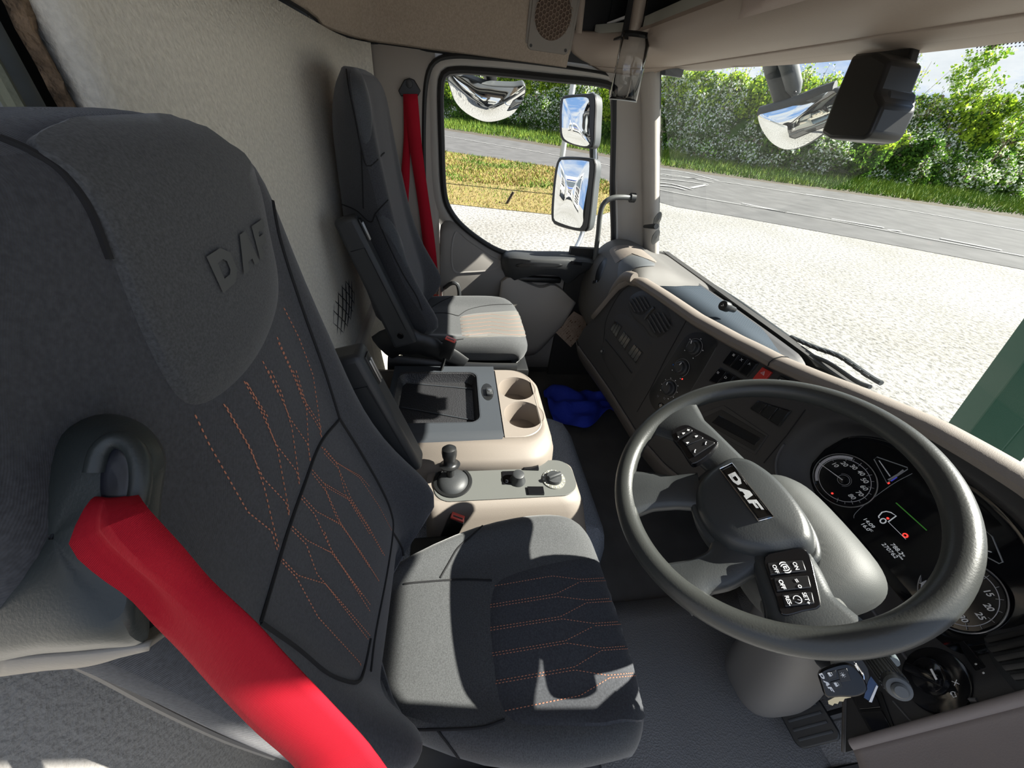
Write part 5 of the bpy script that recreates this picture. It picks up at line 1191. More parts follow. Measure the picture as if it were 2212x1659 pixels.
# heater panel
M_HP = mat('heater panel black', (.012, .0125, .0135), .38)
hp_ol = ZS([(870, 740), (930, 695), (1000, 690), (1060, 715), (1105, 755), (1090, 800), (1000, 960), (900, 1120), (800, 1240), (745, 1262), (690, 1225), (650, 1170), (645, 1100), (700, 1000), (790, 860)])
ln('heater_surround', hp_ol, .0028, M_DASHG, .002, n=90) if 0 else None
obj('heater_surround', patch(ZS([(862, 720), (930, 678), (1010, 672), (1080, 700), (1120, 755), (1110, 805), (1010, 975), (910, 1135), (805, 1260), (745, 1285), (675, 1245), (632, 1180), (628, 1095), (690, 985), (780, 845)]), FB, .0025, 5, 80, -.002), M_DASHG if 0 else mat('heater surround grey', (.075, .076, .078), .5), dash)
hp = obj('heater_panel', patch(hp_ol, FB, .0045, 6, 80, .001), M_HP, dash)
HPB = FB
def dial(c, R1, R2, name, ang, ticks, parent=None):
    (cx, cy), = ZS([c]); p, n = hit(cx, cy, FB); M_ = FR(p+n*.0045, (1, 0, 0), n)
    k = obj(name, [lathe([(R1, 0), (R1*.98, .004), (R1*.80, .007), (R1*.74, .017), (R1*.62, .019), (R1*.55, .0165), (0, .0165)], M_, 36, cap=False)], M_PLAS, dash)
    obj('pointer', box((0, R1*.62, .0195), (.0022, R1*.42, .001), M_ @ Matrix.Rotation(ang, 4, 'Z')), M_WHITE, k, smooth=False)
    arc = [M_ @ Vector((R2*cos(a), R2*sin(a), .0006)) for a in [radians(-50+280*i/40) for i in range(41)]]
    obj('scale_arc', tube(arc[2:39], .0005, 4), M_GREYP, k)
    g = G()
    for i in range(ticks):
        a = radians(-50+280*i/(ticks-1)); g.add(*box((R2*1.16*cos(a), R2*1.16*sin(a), .0004), (.0035, .0026, .0004), M_))
    obj('symbol', g, M_WHITE, k, smooth=False); return k, M_
dial((952, 795), .0245, .030, 'vent_dial', .5, 5)
k2, M2 = dial((865, 933), .0245, .031, 'temperature_dial', -.1, 2)
obj('blue_mark', lathe([(.0025, 0), (.0025, .0007)], M2 @ Matrix.Translation((-.034, -.012, 0)), 10), mat('blue print', (.01, .12, .5), .5), k2)
obj('red_mark', lathe([(.0025, 0), (.0025, .0007)], M2 @ Matrix.Translation((.030, -.024, 0)), 10), M_LEDR, k2)
dial((782, 1073), .0250, .031, 'fan_dial', .3, 9)
(a_, b_), = ZS([(725, 1188)]); p_, n_2 = hit(a_, b_, FB); M_ = FR(p_+n_2*.0045, (1, 0, 0), n_2)
kk = obj('recirculation_button', lathe([(.0095, 0), (.009, .003), (0, .0035)], M_, 24, cap=False), M_GLOSS, dash)
obj('symbol', tube([M_ @ Vector((.0035*cos(a), .0035*sin(a), .0036)) for a in [i*pi/5 for i in range(10)]], .0006, 4, closed=True), M_WHITE, kk)
g = G()
for c in ((705, 1125), (750, 1140), (788, 1170)):
    (a_, b_), = ZS([c]); p_, n_2 = hit(a_, b_, FB); M_ = FR(p_+n_2*.005, (1, 0, 0), n_2); g.add(*tube([M_ @ Vector(q) for q in ((-.003, -.0025, 0), (.003, -.0025, 0), (.003, .0025, 0), (-.003, .0025, 0))], .0005, 4, closed=True))
obj('symbol', g, M_GREYP, hp)
# rocker banks
def icon(par, c, kind, s=.0035, m=M_WHITE, B=None, off=.0062, zoom=ZS):
    (a, b), = zoom([c]); p, n = hit(a, b, B or FB); M_ = FR(p+n*off, (1, 0, 0), n); g = G(); r = .00045
    T = lambda pts, cl=False: g.add(*tube([M_ @ Vector((x*s, y*s, 0)) for x, y in pts], r, 4, closed=cl))
    if kind == 'heat':
        for d in (-.7, 0, .7): T([(d-.2, -1), (d+.2, -.4), (d-.2, .2), (d+.2, .9)])
    elif kind == 'fan': T([(-1, -1), (1, 1)]); T([(-1, 1), (1, -1)]); T([(0, .2), (.5, .7)])
    elif kind == 'person': T([(.35*cos(a)-.3, .35*sin(a)+.6) for a in [i*pi/4 for i in range(8)]], True); T([(-1, -.9), (-.3, .1), (.5, -.3), (1, .1)])
    elif kind == 'lock': T([(-.7, -1), (.7, -1), (.7, .1), (-.7, .1)], True); T([(-.4, .1), (-.4, .8), (0, 1.1), (.4, .8), (.4, .1)])
    elif kind == 'ring': T([(.8*cos(a), .8*sin(a)) for a in [i*pi/6 for i in range(12)]], True)
    elif kind == 'tri': T([(-1, -.8), (1, -.8), (0, 1)], True); T([(-.5, -.5), (.5, -.5), (0, .4)], True)
    elif kind == 'truck': T([(-1, -.7), (1, -.7), (1, .6), (-.2, .6), (-.6, .9), (-1, .2)], True); T([(.3*cos(a)-.4, .3*sin(a)-.8) for a in [i*pi/4 for i in range(8)]], True)
    return obj('symbol', g, m, par)
def bank(q, ks, icons, h=.0055):
    a, b, c, d = ZS(q); o = key([a, b, c, d], .003, M_BLACK, 'switch_bank')
    L4 = lambda p, r, t: (p[0]+(r[0]-p[0])*t, p[1]+(r[1]-p[1])*t); res = []
    for k0, k1 in ks:
        q2 = [L4(a, b, k0), L4(a, b, k1), L4(d, c, k1), L4(d, c, k0)]; m_ = (sum(p[0] for p in q2)/4, sum(p[1] for p in q2)/4); q2 = [L4(p, m_, .09) for p in q2]
        res.append(key(q2, h, M_GLOSS, 'rocker_switch', o))
    for i, c, kd in icons: icon(res[i], c, kd)
    return o
bank([(1205, 812), (1390, 900), (1312, 997), (1142, 898)], ((.0, .33), (.34, .66), (.67, 1)), [(0, (1225, 845), 'heat'), (1, (1278, 878), 'fan'), (2, (1333, 908), 'person')])
bank([(1125, 928), (1282, 1015), (1230, 1090), (1048, 1022)], ((.0, .34), (.35, .68), (.69, 1)), [(0, (1118, 965), 'heat'), (1, (1170, 998), 'truck'), (1, (1137, 1042), 'lock'), (2, (1228, 1032), 'truck')])
hz = key(ZS([(1420, 926), (1486, 962), (1420, 1042), (1350, 1008)]), .0065, M_REDB, 'hazard_switch', bev=.002); icon(hz, (1430, 968), 'tri', .0055, off=.0085)
rb_ = key(ZS([(1540, 985), (1600, 1015), (1560, 1050), (1490, 1040)]), .006, M_GLOSS, 'rocker_switch'); icon(rb_, (1540, 1020), 'ring')
bank([(1385, 1155), (1612, 1225), (1530, 1335), (1330, 1210)], ((0, .33), (.34, .66), (.67, 1)), [])
# radio slot
rs = key(ZS([(1150, 1185), (1455, 1390), (1365, 1525), (940, 1300), (1010, 1235)]), .002, M_DASH, 'radio_frame'); 
rd = key(ZS([(1135, 1215), (1440, 1398), (1362, 1500), (985, 1285)]), .003, M_RUBBER, 'radio_slot', rs); 
key(ZS([(1120, 1255), (1405, 1410), (1365, 1462), (1070, 1305)]), .0036, M_GLOSS, 'radio_blank', rd)
key(ZS([(1000, 1085), (1060, 1095), (1010, 1120), (960, 1135)]), .004, M_RUBBER, 'card_slot')
# ---- instrument cluster
cl_ = obj('instrument_cluster', [gridxz(.535-.205, .535+.205, 60, lambda x: .70-.113*(1-min(1, abs(x-.535)/.205)**2.6)**(1/2.6), lambda x: .70+.113*(1-min(1, abs(x-.535)/.205)**2.6)**(1/2.6), 24, lambda x, z: face(x, z)-.0015)], mat('cluster gloss black', (.004, .0042, .005), .08), dash)
CB = FB
rim = []
for i in range(100):
    a = 2*pi*i/100; x = .535+.252*abs(cos(a))**(2/2.6)*(1 if cos(a) > 0 else -1); z = .70+.140*abs(sin(a))**(2/2.6)*(1 if sin(a) > 0 else -1); rim.append(Vector((x, face(x, z)-.001, z)))
obj('cluster_rim', tube([p for p in rim if p.z < crest(p.x)-.02][:0] or rim[52:98], .003, 8), mat('cluster ring grey', (.09, .09, .095), .45), dash)
def gauge(pc, name, R_, nums, a0, a1, ptr, bright=True, needle=True):
    p, n = hit(*pc, FB); M_ = FR(p+n*.004, (1, 0, 0), n)
    g_ = obj(name, lathe([(R_, .0), (R_, .003), (R_*.97, .0035), (R_*.93, .001), (0, .001)], M_, 56, cap=False), M_GLOSS, cl_)
    obj('chrome_ring', tube([M_ @ Vector((R_*cos(2*pi*i/64), R_*sin(2*pi*i/64), .003)) for i in range(64)], .0011, 6, closed=True), mat('satin ring', (.40, .40, .42), .3, .7), g_)
    def arc(r0, r1, b0, b1, z=.0015, k=30): return grid([[M_ @ Vector((r*cos(radians(b0+(b1-b0)*i/k)), r*sin(radians(b0+(b1-b0)*i/k)), z)) for i in range(k+1)] for r in (r0, r1)])
    obj('bright_arc', [arc(R_*.84, R_*.96, 115, 235, .0017), arc(R_*.80, R_*.82, -60, 300, .0015, 60)], mat('gauge silver print', (.50, .50, .54), .5), g_, smooth=False)
    tk = G()
    N_ = (len(nums)-1)*2+3
    for i in range(N_):
        a = radians(a0+(a1-a0)*i/(N_-1)); L = .10 if i % 2 else .16
        tk.add(*box((R_*(.90-L/2)*1.0, 0, .0019), (R_*L, .0008, .0004), M_ @ Matrix.Rotation(a, 4, 'Z')))
    obj('ticks', tk, M_GREYP, g_, smooth=False)
    tx = []
    for s_, a in nums: tx.append(text(s_, 0.0125 if R_ > .045 else .009, M_ @ Matrix.Translation((R_*.62*cos(radians(a)), R_*.62*sin(radians(a)), .0020)), None, shear=.25, bold=.0002))
    lettering('numerals', tx, M_WHITE, g_)
    obj('needle_hub', [lathe([(R_*.13, 0), (R_*.13, .004), (0, .005)], M_ @ Matrix.Translation((0, 0, .001)), 20, cap=False)], M_GLOSS, g_)
    obj('hub_ring', tube([M_ @ Vector((R_*.19*cos(2*pi*i/32), R_*.19*sin(2*pi*i/32), .0022)) for i in range(32)], .0006, 4, closed=True), M_GREYP, g_)
    a = radians(ptr); obj('needle', tube([M_ @ Vector((0, 0, .0065)), M_ @ Vector((R_*.95*cos(a), R_*.95*sin(a), .0055))], [.0013, .0005], 5), M_WHITE, g_)
    return g_, M_
ga, MA = gauge((1825, 1037), 'speedometer', .0600, [('10', 160), ('20', 132), ('30', 105), ('40', 78), ('50', 52), ('60', 27), ('70', 2), ('80', -24)], 190, -60, 188)
cxv = (MA @ Vector((.0600*.68*cos(radians(-78)), .0600*.68*sin(radians(-78)), .0025)))
obj('warning_lamp', lathe([(.0022, 0), (.002, .001), (0, .0012)], FR(cxv, (1, 0, 0), Vector((0, -1, .3))), 10), M_LEDR, ga)
obj('temperature_scale', tube([MA @ Vector((.0145*cos(radians(a)), .0145*sin(radians(a)), .0018)) for a in range(-60, 160, 10)], .0004, 4), M_GREYP, ga)
gb, MB_ = gauge((2080, 1288), 'rev_counter', .0620, [('5', 190), ('10', 130), ('15', 70), ('20', 35), ('25', 5), ('30', -32), ('35', -65)], 225, -70, 225)
def sector(px, name, par):
    P = hits(px, FB, .0015); return obj(name, tube(P, .0011, 5, closed=True), mat('gauge line print', (.30, .31, .32), .5), par)
ZG = lambda p: SC(p, 3.936, 1650, 850)
fgz = sector(ZG([(940, 560), (965, 540), (1225, 630), (1225, 645), (1050, 760)]), 'fuel_gauge', cl_)
obj('needle', tube(hits(ZG([(985, 570), (1080, 705)]), FB, .003), [.0009, .0012], 5), M_WHITE, fgz)
obj('scale', tube(hits(ZG([(1190, 650), (1140, 690), (1060, 735)]), FB, .0015), .0015, 5), M_GREYP, fgz)
obj('blue_mark', tube(hits(ZG([(1085, 745), (1135, 712)]), FB, .0015), .0011, 5), mat('blue telltale', (.02, .03, .3), .5, emit=(.1, .1, 1), estr=.25), fgz)
obj('red_mark', tube(hits(ZG([(1058, 768), (1072, 758)]), FB, .0015), .0013, 5), M_LEDR, fgz)
tg = sector([(2126, 1143), (2145, 1160), (2168, 1215), (2160, 1218), (2108, 1190)], 'temperature_gauge', cl_)
obj('needle', tube(hits([(2115, 1184), (2145, 1194)], FB, .003), .001, 5), M_WHITE, tg)
ln('display_border', ZG([(1265, 680), (1100, 770), (880, 930), (780, 1020), (768, 1060)]), .0005, M_GREYP, .0015, cl_, n=30)
# display
def cframe(u, v):
    p, n = hit(u, v, FB); return FR(p+n*.003, (1, 0, 0), n)
dsp = lettering('display_text', [text('14:09', .0105, cframe(*ZG([(897, 1100)])[0]), None, shear=.15), text('16.0', .0105, cframe(*ZG([(868, 1132)])[0]), None, shear=.15), text('°C', .0055, cframe(*ZG([(918, 1163)])[0]), None, shear=.15),
    text('788.2', .0105, cframe(*ZG([(1135, 1322)])[0]), None, shear=.15), text('270762', .0105, cframe(*ZG([(1075, 1335)])[0]), None, shear=.15), text('trip', .005, cframe(*ZG([(1192, 1372)])[0]), None, shear=.15), text('miles', .005, cframe(*ZG([(1170, 1392)])[0]), None, shear=.15)], M_LCD, cl_)
tl_ = obj('truck_outline', [tube(hits(ZG(p), FB, .002), .0011, 5) for p in ([(985, 1060), (980, 1045), (1010, 1010), (1045, 1003), (1085, 1012), (1130, 1042), (1062, 1092)],)]+[tube(hits(ZG([(1062, 1092), (1212, 1240)]), FB, .002), .0005, 4), tube(hits(ZG([(1018+25*cos(a), 1084+20*sin(a)) for a in [i*pi/8 for i in range(16)]]), FB, .002), .0012, 5, closed=True)], M_LCD, cl_)
obj('red_symbol', lathe([(.0024, 0), (0, .0008)], cframe(*ZG([(1060, 1062)])[0]), 6, cap=False), M_LEDR, cl_)
obj('brake_lamp', [lathe([(.0046, 0), (.0040, .0008), (.0025, .0009)], cframe(*ZG([(1210, 1208)])[0]), 20, cap=False)], M_LEDR, cl_)
obj('green_bar', tube(hits(ZG([(1128, 930), (1390, 1165)]), FB, .002), .0012, 4), M_LCDG, cl_)
# ---- right hand end of the face
pl_, nl_ = hit(2022, 1470, FB); ML_ = FR(pl_, (1, 0, 0), nl_)
lsw = obj('light_switch', lathe([(.050, 0), (.050, .003), (.047, .0045), (.030, .0035), (.028, .004), (0, .004)], ML_, 48, cap=False), M_GLOSS, dash)
obj('rotary_knob', [lathe([(.027, .004), (.026, .010), (.022, .013), (0, .013)], ML_ @ Matrix.Translation((-.004, -.002, 0)), 32, cap=False), box((-.004, -.002, .016), (.052, .014, .014), ML_ @ Matrix.Rotation(radians(48), 4, 'Z'), b=.004)], M_GLOSS, lsw)
obj('pointer_mark', box((.010, .015, .0235), (.016, .003, .0006), ML_ @ Matrix.Rotation(radians(0), 4, 'Z')), M_WHITE, lsw)
for c in ((2038, 1434), (2060, 1455), (2072, 1481), (2068, 1505), (1986, 1474)):
    icon(lsw, c, 'ring' if c[0] == 2060 else ('truck' if c[0] != 2072 else 'fan'), .0036, zoom=lambda p: p, off=.0055)
dm = key([(2083, 1400), (2096, 1396), (2152, 1468), (2148, 1480), (2130, 1482), (2090, 1420)], .003, M_GLOSS, 'dimmer_slider', bev=.001)
for c in ((2115, 1441), (2132, 1460)): icon(dm, c, 'ring', .0016, zoom=lambda p: p, off=.0045)
vr = obj('driver_vent', patch([(2120, 1380), (2135, 1360), (2180, 1352), (2260, 1340), (2330, 1400), (2330, 1490), (2220, 1510), (2160, 1460), (2135, 1420)], FB, .004, 6, 60, -.001), M_PLAS, dash)
for (a, b) in (((2142, 1392), (2300, 1360)), ((2152, 1414), (2300, 1384)), ((2166, 1434), (2300, 1408)), ((2182, 1452), (2300, 1434)), ((2200, 1470), (2300, 1460))):
    P = hits([a, ((a[0]+b[0])/2, (a[1]+b[1])/2), b], FB, .007)
    if len(P) == 3: obj('vent_slat', tube(P, .0042, 8, ell=.6), M_RUBBER, vr)
sb = key([(1835, 1498), (1905, 1495), (1940, 1590), (1892, 1600)], .003, M_BLACK, 'switch_bank'); a_ = key([(1846, 1505), (1895, 1502), (1908, 1532), (1862, 1536)], .0055, M_GLOSS, 'rocker_switch', sb); key([(1865, 1542), (1911, 1538), (1932, 1580), (1894, 1588)], .0055, M_GLOSS, 'blank_switch', sb)
icon(a_, (1890, 1512), 'ring', .004, zoom=lambda p: p, off=.007)
ln('panel_gap', [(1930, 1515), (1965, 1555), (2005, 1590)], .0015, M_DASHG, sp=False)
# leather-look lower panel by the driver's door
kz = [.46+.44*k/24 for k in range(25)]
kx = [.797+.15*i/14 for i in range(15)]
kq = lambda x, z: face(.797, z)-.004-.10*((x-.797)/.15)**1.3-.05*sm(.55, .30, z)*0
obj('knee_panel', grid([[Vector((x, kq(x, z), z)) for x in kx] for z in kz]), mat('rosy grey knee panel', (.235, .205, .20), .55, bump=.2, bscale=500), dash, solid=.004)
obj('knee_panel_lip', tube([Vector((.795, face(.795, z)-.004, z)) for z in kz], .009, 10), mat('rosy grey knee panel', (.2, .2, .2)), dash)
# ================================================================== STEERING WHEEL
TL = .531
WC = Vector((.530, .474, .8543)); WX = Vector((1, 0, 0)); WN = Vector((0, -sin(TL), cos(TL)))
WM = FR(WC, WX, WN)
sw = thing('steering_wheel', WC-WN*.05, 'large dark four-spoke steering wheel with badge and buttons', 'steering wheel')
RR_, TR_ = .2075, .0172
obj('rim', tube([WM @ Vector((RR_*cos(2*pi*i/128), RR_*sin(2*pi*i/128), 0)) for i in range(128)], TR_, 24, closed=True), M_WHEEL, sw, angle=80)
def dome(ol, z0, z1, bul, M, n=72, rings=10):
    L = spline([(a, b, 0) for a, b in ol], n, closed=True); c = sum(L, Vector())/n; rows = [[M @ Vector((p.x, p.y, z0-.035)) for p in L], [M @ Vector((p.x, p.y, z0)) for p in L]]
    for i in range(1, rings+1):
        k = 1-i/rings*.985; q = k**.999
        rows.append([M @ Vector((c.x+(p.x-c.x)*k, c.y+(p.y-c.y)*k, z0+(z1-z0)*min(1, (1-k)*9)**.5*1.0+bul*(1-k*k))) for p in L])
    v, f = grid(rows, cu=True); k = n; f.append(tuple(range((len(rows)-1)*k, len(rows)*k))); return v, f
# centre pad
hub_ol = [(-.052, -.004), (-.064, -.022), (-.052, -.055), (-.030, -.085), (.015, -.100), (.055, -.098), (.082, -.083), (.094, -.055), (.105, -.02), (.112, .005), (.090, .022), (.052, .030), (.010, .030), (-.028, .016)]
hub_ol = [(-.046, .010), (-.058, -.012), (-.052, -.045), (-.034, -.080), (.0, -.100), (.04, -.103), (.075, -.090), (.098, -.055), (.106, -.018), (.108, .004), (.085, .020), (.05, .028), (.01, .028), (-.02, .022)]
hub_ol = [(x*1.0, y) for x, y in hub_ol]
pad = obj('center_pad', dome(hub_ol, -.006, .014, .012, WM), M_HUB, sw, angle=60)
HB_ = bvh(dome(hub_ol, -.006, .014, .012, WM))
# spokes : skirt plates between pad and rim
def plate(poly, z0, z1, M=WM): return prism([(x, y) for x, y in poly], z1-z0, M, z0)
base_ol = spline([(a*1.12+(-.003), b*1.08, 0) for a, b in hub_ol], 60, closed=True)
obj('hub_shell', [prism([(p.x, p.y) for p in base_ol], .040, WM, -.046)], M_HUB, sw, bevel=.006, bseg=3)
def spoke(pts, z0, z1): # centreline (x,y,w)
    rows = []
    P = spline([(x, y, 0) for x, y, w, zc in pts], 18); Wd = [inter(list(range(len(pts))), [w for _, _, w, _ in pts], i*(len(pts)-1)/17) for i in range(18)]; Zc = [inter(list(range(len(pts))), [q for _, _, _, q in pts], i*(len(pts)-1)/17) for i in range(18)]
    for i, p in enumerate(P):
        T = (P[min(17, i+1)]-P[max(0, i-1)]).normalized(); s = Vector((-T.y, T.x, 0)); w = Wd[i]/2; zc = Zc[i]; h = .010
        sec = [(-w, -h*.5), (-w*.93, h*.5), (-w*.7, h), (0, h*1.15), (w*.7, h), (w*.93, h*.5), (w, -h*.5), (w*.8, -h*1.4), (0, -h*1.7), (-w*.8, -h*1.4)]
        rows.append([WM @ (p+s*a+Vector((0, 0, zc+b))) for a, b in sec])
    v, f = grid(rows, cu=True); f += [tuple(range(9, -1, -1)), tuple(range(170, 180))]; return v, f
obj('spoke', spoke([(-.045, -.060, .062, -.012), (-.085, -.095, .058, -.010), (-.120, -.112, .060, -.005), (-.170, -.128, .085, -.002)], 0, 0) if 0 else spoke([(-.030, -.078, .070, -.014), (-.045, -.120, .062, -.012), (-.058, -.155, .075, -.006), (-.068, -.196, .100, -.002)], 0, 0), M_HUB, sw, angle=70)
obj('spoke', spoke([(.070, -.070, .080, -.014), (.090, -.110, .058, -.012), (.094, -.145, .050, -.006), (.100, -.185, .075, -.002)], 0, 0), M_HUB, sw, angle=70)
obj('spoke', spoke([(-.040, -.015, .060, -.014), (-.090, -.026, .066, -.008), (-.135, -.035, .070, -.003), (-.195, -.050, .120, -.002)], 0, 0), M_HUB, sw, angle=70)
obj('spoke', spoke([(.075, -.030, .070, -.014), (.120, -.040, .078, -.008), (.155, -.050, .080, -.003), (.197, -.055, .12, -.002)], 0, 0), M_HUB, sw, angle=70)
WL2 = lambda u, v, h: UP_(u, v, WC+WN*h, WN)
def wpoly(pix, h, th): 
    P = [WL2(u, v, h) for u, v in pix]; n = len(P); v = [p-WN*th for p in P]+P
    return v, [tuple(range(n-1, -1, -1)), tuple(range(n, 2*n))]+[(i, (i+1) % n, n+(i+1) % n, n+i) for i in range(n)]
ZW = lambda p: SC(p, 2.633, 1320, 800)
def smoothpx(p, n=40):
    return [(q.x, q.y) for q in spline([(a, b, 0) for a, b in p], n, closed=True)]
lp = obj('left_button_panel', wpoly(smoothpx(ZW([(345, 350), (375, 322), (430, 308), (480, 330), (600, 395), (595, 430), (540, 490), (470, 530), (440, 510), (395, 440), (350, 385)])), .013, .014), M_GLOSS, sw, bevel=.0015)
rp = obj('right_button_panel', wpoly(smoothpx(ZW([(870, 1060), (950, 1030), (1080, 1010), (1130, 1050), (1165, 1180), (1190, 1300), (1185, 1350), (1100, 1370), (975, 1392), (935, 1290), (890, 1160)])), .010, .014), M_GLOSS, sw, bevel=.0015)
def wkey(q, h, name, par, m=M_GLOSS): return obj(name, wpoly(ZW(q), h, .003), m, par, bevel=.0012)
M_KEY = mat('key black satin', (.014, .014, .015), .3)
keysL = [wkey(q, .0165, 'button', lp, M_KEY) for q in ([(368, 352), (440, 322), (462, 335), (462, 345), (382, 392)], [(402, 398), (470, 352), (525, 380), (520, 390), (428, 428)], [(405, 408), (428, 432), (455, 440), (530, 392), (525, 385)] if 0 else [(430, 432), (528, 385), (532, 390), (590, 408), (588, 415), (472, 490), (448, 460)])]
keysR = [wkey(q, .0135, 'button', rp, M_KEY) for q in ([(885, 1092), (1090, 1078), (1112, 1140), (905, 1165)], [(922, 1178), (1122, 1165), (1140, 1235), (942, 1258)], [(968, 1272), (1143, 1258), (1158, 1325), (990, 1345)])]
def kframe(u, v, h): return FR(WL2(*ZW([(u, v)])[0], h), WX, WN)
RD = Matrix.Rotation(0, 4, 'Z')
lettering('button_print', [text('ON', .0062, kframe(1050, 1113, .0139) @ Matrix.Rotation(radians(-12), 4, 'Z'), None, bold=.0001), text('OFF', .0062, kframe(935, 1130, .0139) @ Matrix.Rotation(radians(-12), 4, 'Z'), None, bold=.0001), text('((E))', .0085, kframe(993, 1120, .0139), None, bold=.0002)], M_WHITE, keysR[0])
lettering('button_print', [text('OFF', .0065, kframe(972, 1218, .0139) @ Matrix.Rotation(radians(-12), 4, 'Z'), None, bold=.0002), text('= o', .008, kframe(1065, 1212, .0139), None, bold=.0001)], M_WHITE, keysR[1])
lettering('button_print', [text('RES-', .0062, kframe(1008, 1310, .0139) @ Matrix.Rotation(radians(-12), 4, 'Z'), None, bold=.0001), text('SET+', .0062, kframe(1110, 1297, .0139) @ Matrix.Rotation(radians(-12), 4, 'Z'), None, bold=.0001)], M_WHITE, keysR[2])
g = G(); M_ = kframe(1060, 1303, .0140); g.add(*tube([M_ @ Vector((.0042*cos(a), .0042*sin(a), 0)) for a in [i*pi/8 for i in range(-3, 12)]], .0005, 4)); g.add(*tube([M_ @ Vector((0, 0, 0)), M_ @ Vector((.002, .003, 0))], .0005, 4)); obj('button_symbol', g, M_WHITE, keysR[2])
for k_, cs_ in zip(keysL, (((385, 378, '-'), (438, 340, '+'), (412, 358, 'n')), ((435, 412, 'n'), (485, 375, 'n')), ((478, 460, 'p'), (540, 415, 'p')))):
    gg = []
    for u, v, c in cs_:
        M_ = kframe(u, v, .0170)
        if c in '+-': gg.append(text(c, .009, M_, None, bold=.0003))
        elif c == 'n': gg.append(prism([(-.002, -.002), (.002, -.002), (.0012, .0012), (0, .003), (-.0012, .0012)], .0004, M_))
        else: gg.append(tube([M_ @ Vector(q) for q in ((-.003, .002, 0), (-.001, -.0005, 0), (.002, -.0022, 0))], [.0011, .0006, .0011], 5))
    obj('button_print', gg, M_WHITE, k_, smooth=False)
# badge with its name
BQ = ZW([(618, 566), (688, 533), (925, 838), (838, 862)])
def bq(s, t): a = [BQ[0][i]*(1-s)+BQ[3][i]*s for i in (0, 1)]; b = [BQ[1][i]*(1-s)+BQ[2][i]*s for i in (0, 1)]; return (a[0]*(1-t)+b[0]*t, a[1]*(1-t)+b[1]*t)
bgr = [[bq(i/20, j/5) for i in range(21)] for j in range(6)]
def hoff(q, o): p, n = hit(*q, HB_); return p+WN*o
bd = obj('badge', grid([[hoff(q, .0025) for q in r] for r in bgr]), mat('badge gloss black', (.004, .004, .004), .15), sw, solid=.004)
obj('badge_rim', tube([hoff(bq(s, t), .0028) for s, t in [(i/10, 0) for i in range(11)]+[(1, .5)]+[(1-i/10, 1) for i in range(11)]+[(0, .5)]], .0009, 6, closed=True), M_CHROME, bd)
gl = []
for i, ch in enumerate('DAF'):
    for P in LET[ch]:
        P2 = []
        for (x0, y0), (x1, y1) in zip(P, P[1:]+P[:1]): P2 += [(x0+(x1-x0)*k/3, y0+(y1-y0)*k/3) for k in range(3)]
        gl.append(([hoff(bq(.14+.72*(i+x*.90)/3, .22+.56*y), .0034) for x, y in P2], [tuple(range(len(P2)))]))
obj('logo', gl, mat('bright badge letters', (.55, .56, .57), .3, .3), bd, smooth=False, solid=.0008)
# ================================================================== STEERING COLUMN
sc_ = thing('steering_column', (.60, .62, .0), 'grey steering column shroud with moulded boot below the wheel', 'steering column')
MS = FR(WC, WX, WN)
def shell(secs, n=28):
    """secs: (local z below wheel, cx, cy, rx, ry)"""
    rows = []
    for z, cx, cy, rx, ry in secs:
        rows.append([MS @ Vector((cx+rx*(abs(cos(a))**.55)*(1 if cos(a) > 0 else -1), cy+ry*(abs(sin(a))**.55)*(1 if sin(a) > 0 else -1), z)) for a in [2*pi*i/n for i in range(n)]])
    v, f = grid(rows, cu=True); f += [tuple(range(n-1, -1, -1)), tuple(range((len(rows)-1)*n, len(rows)*n))]; return v, f
obj('shroud', shell([(-.048, .045, -.012, .075, .060), (-.060, .050, -.008, .100, .080), (-.085, .055, .0, .112, .095), (-.13, .055, .01, .108, .098), (-.20, .05, .03, .09, .085), (-.30, .045, .05, .07, .07)]), M_SHROUD, sc_, sub=1)
obj('shroud_shoulder', [box((.155, -.035, -.085), (.075, .10, .05), MS, b=.014)], M_SHROUD, sc_, sub=1)
# boot down to the floor
bt = []
for z, cx, cy, rx, ry in ((.58, .60, .70, .07, .07), (.45, .615, .735, .075, .08), (.30, .63, .785, .078, .095), (.17, .635, .82, .080, .105), (.10, .632, .84, .078, .10), (.085, .632, .84, .065, .085)):
    bt.append([Vector((cx+rx*(abs(cos(a))**.7)*(1 if cos(a) > 0 else -1), cy+ry*(abs(sin(a))**.7)*(1 if sin(a) > 0 else -1), z)) for a in [2*pi*i/32 for i in range(32)]])
v, f = grid(bt, cu=True); f += [tuple(range(31, -1, -1)), tuple(range(5*32, 6*32))]
obj('boot', (v, f), mat('column boot plastic', (.12, .115, .11), .5, bump=.1, bscale=700), sc_, sub=1)
obj('column_tube', tube([(.60, .70, .52), (.632, .84, .10), (.64, .87, .0)], .03, 12), M_BLACK, sc_)
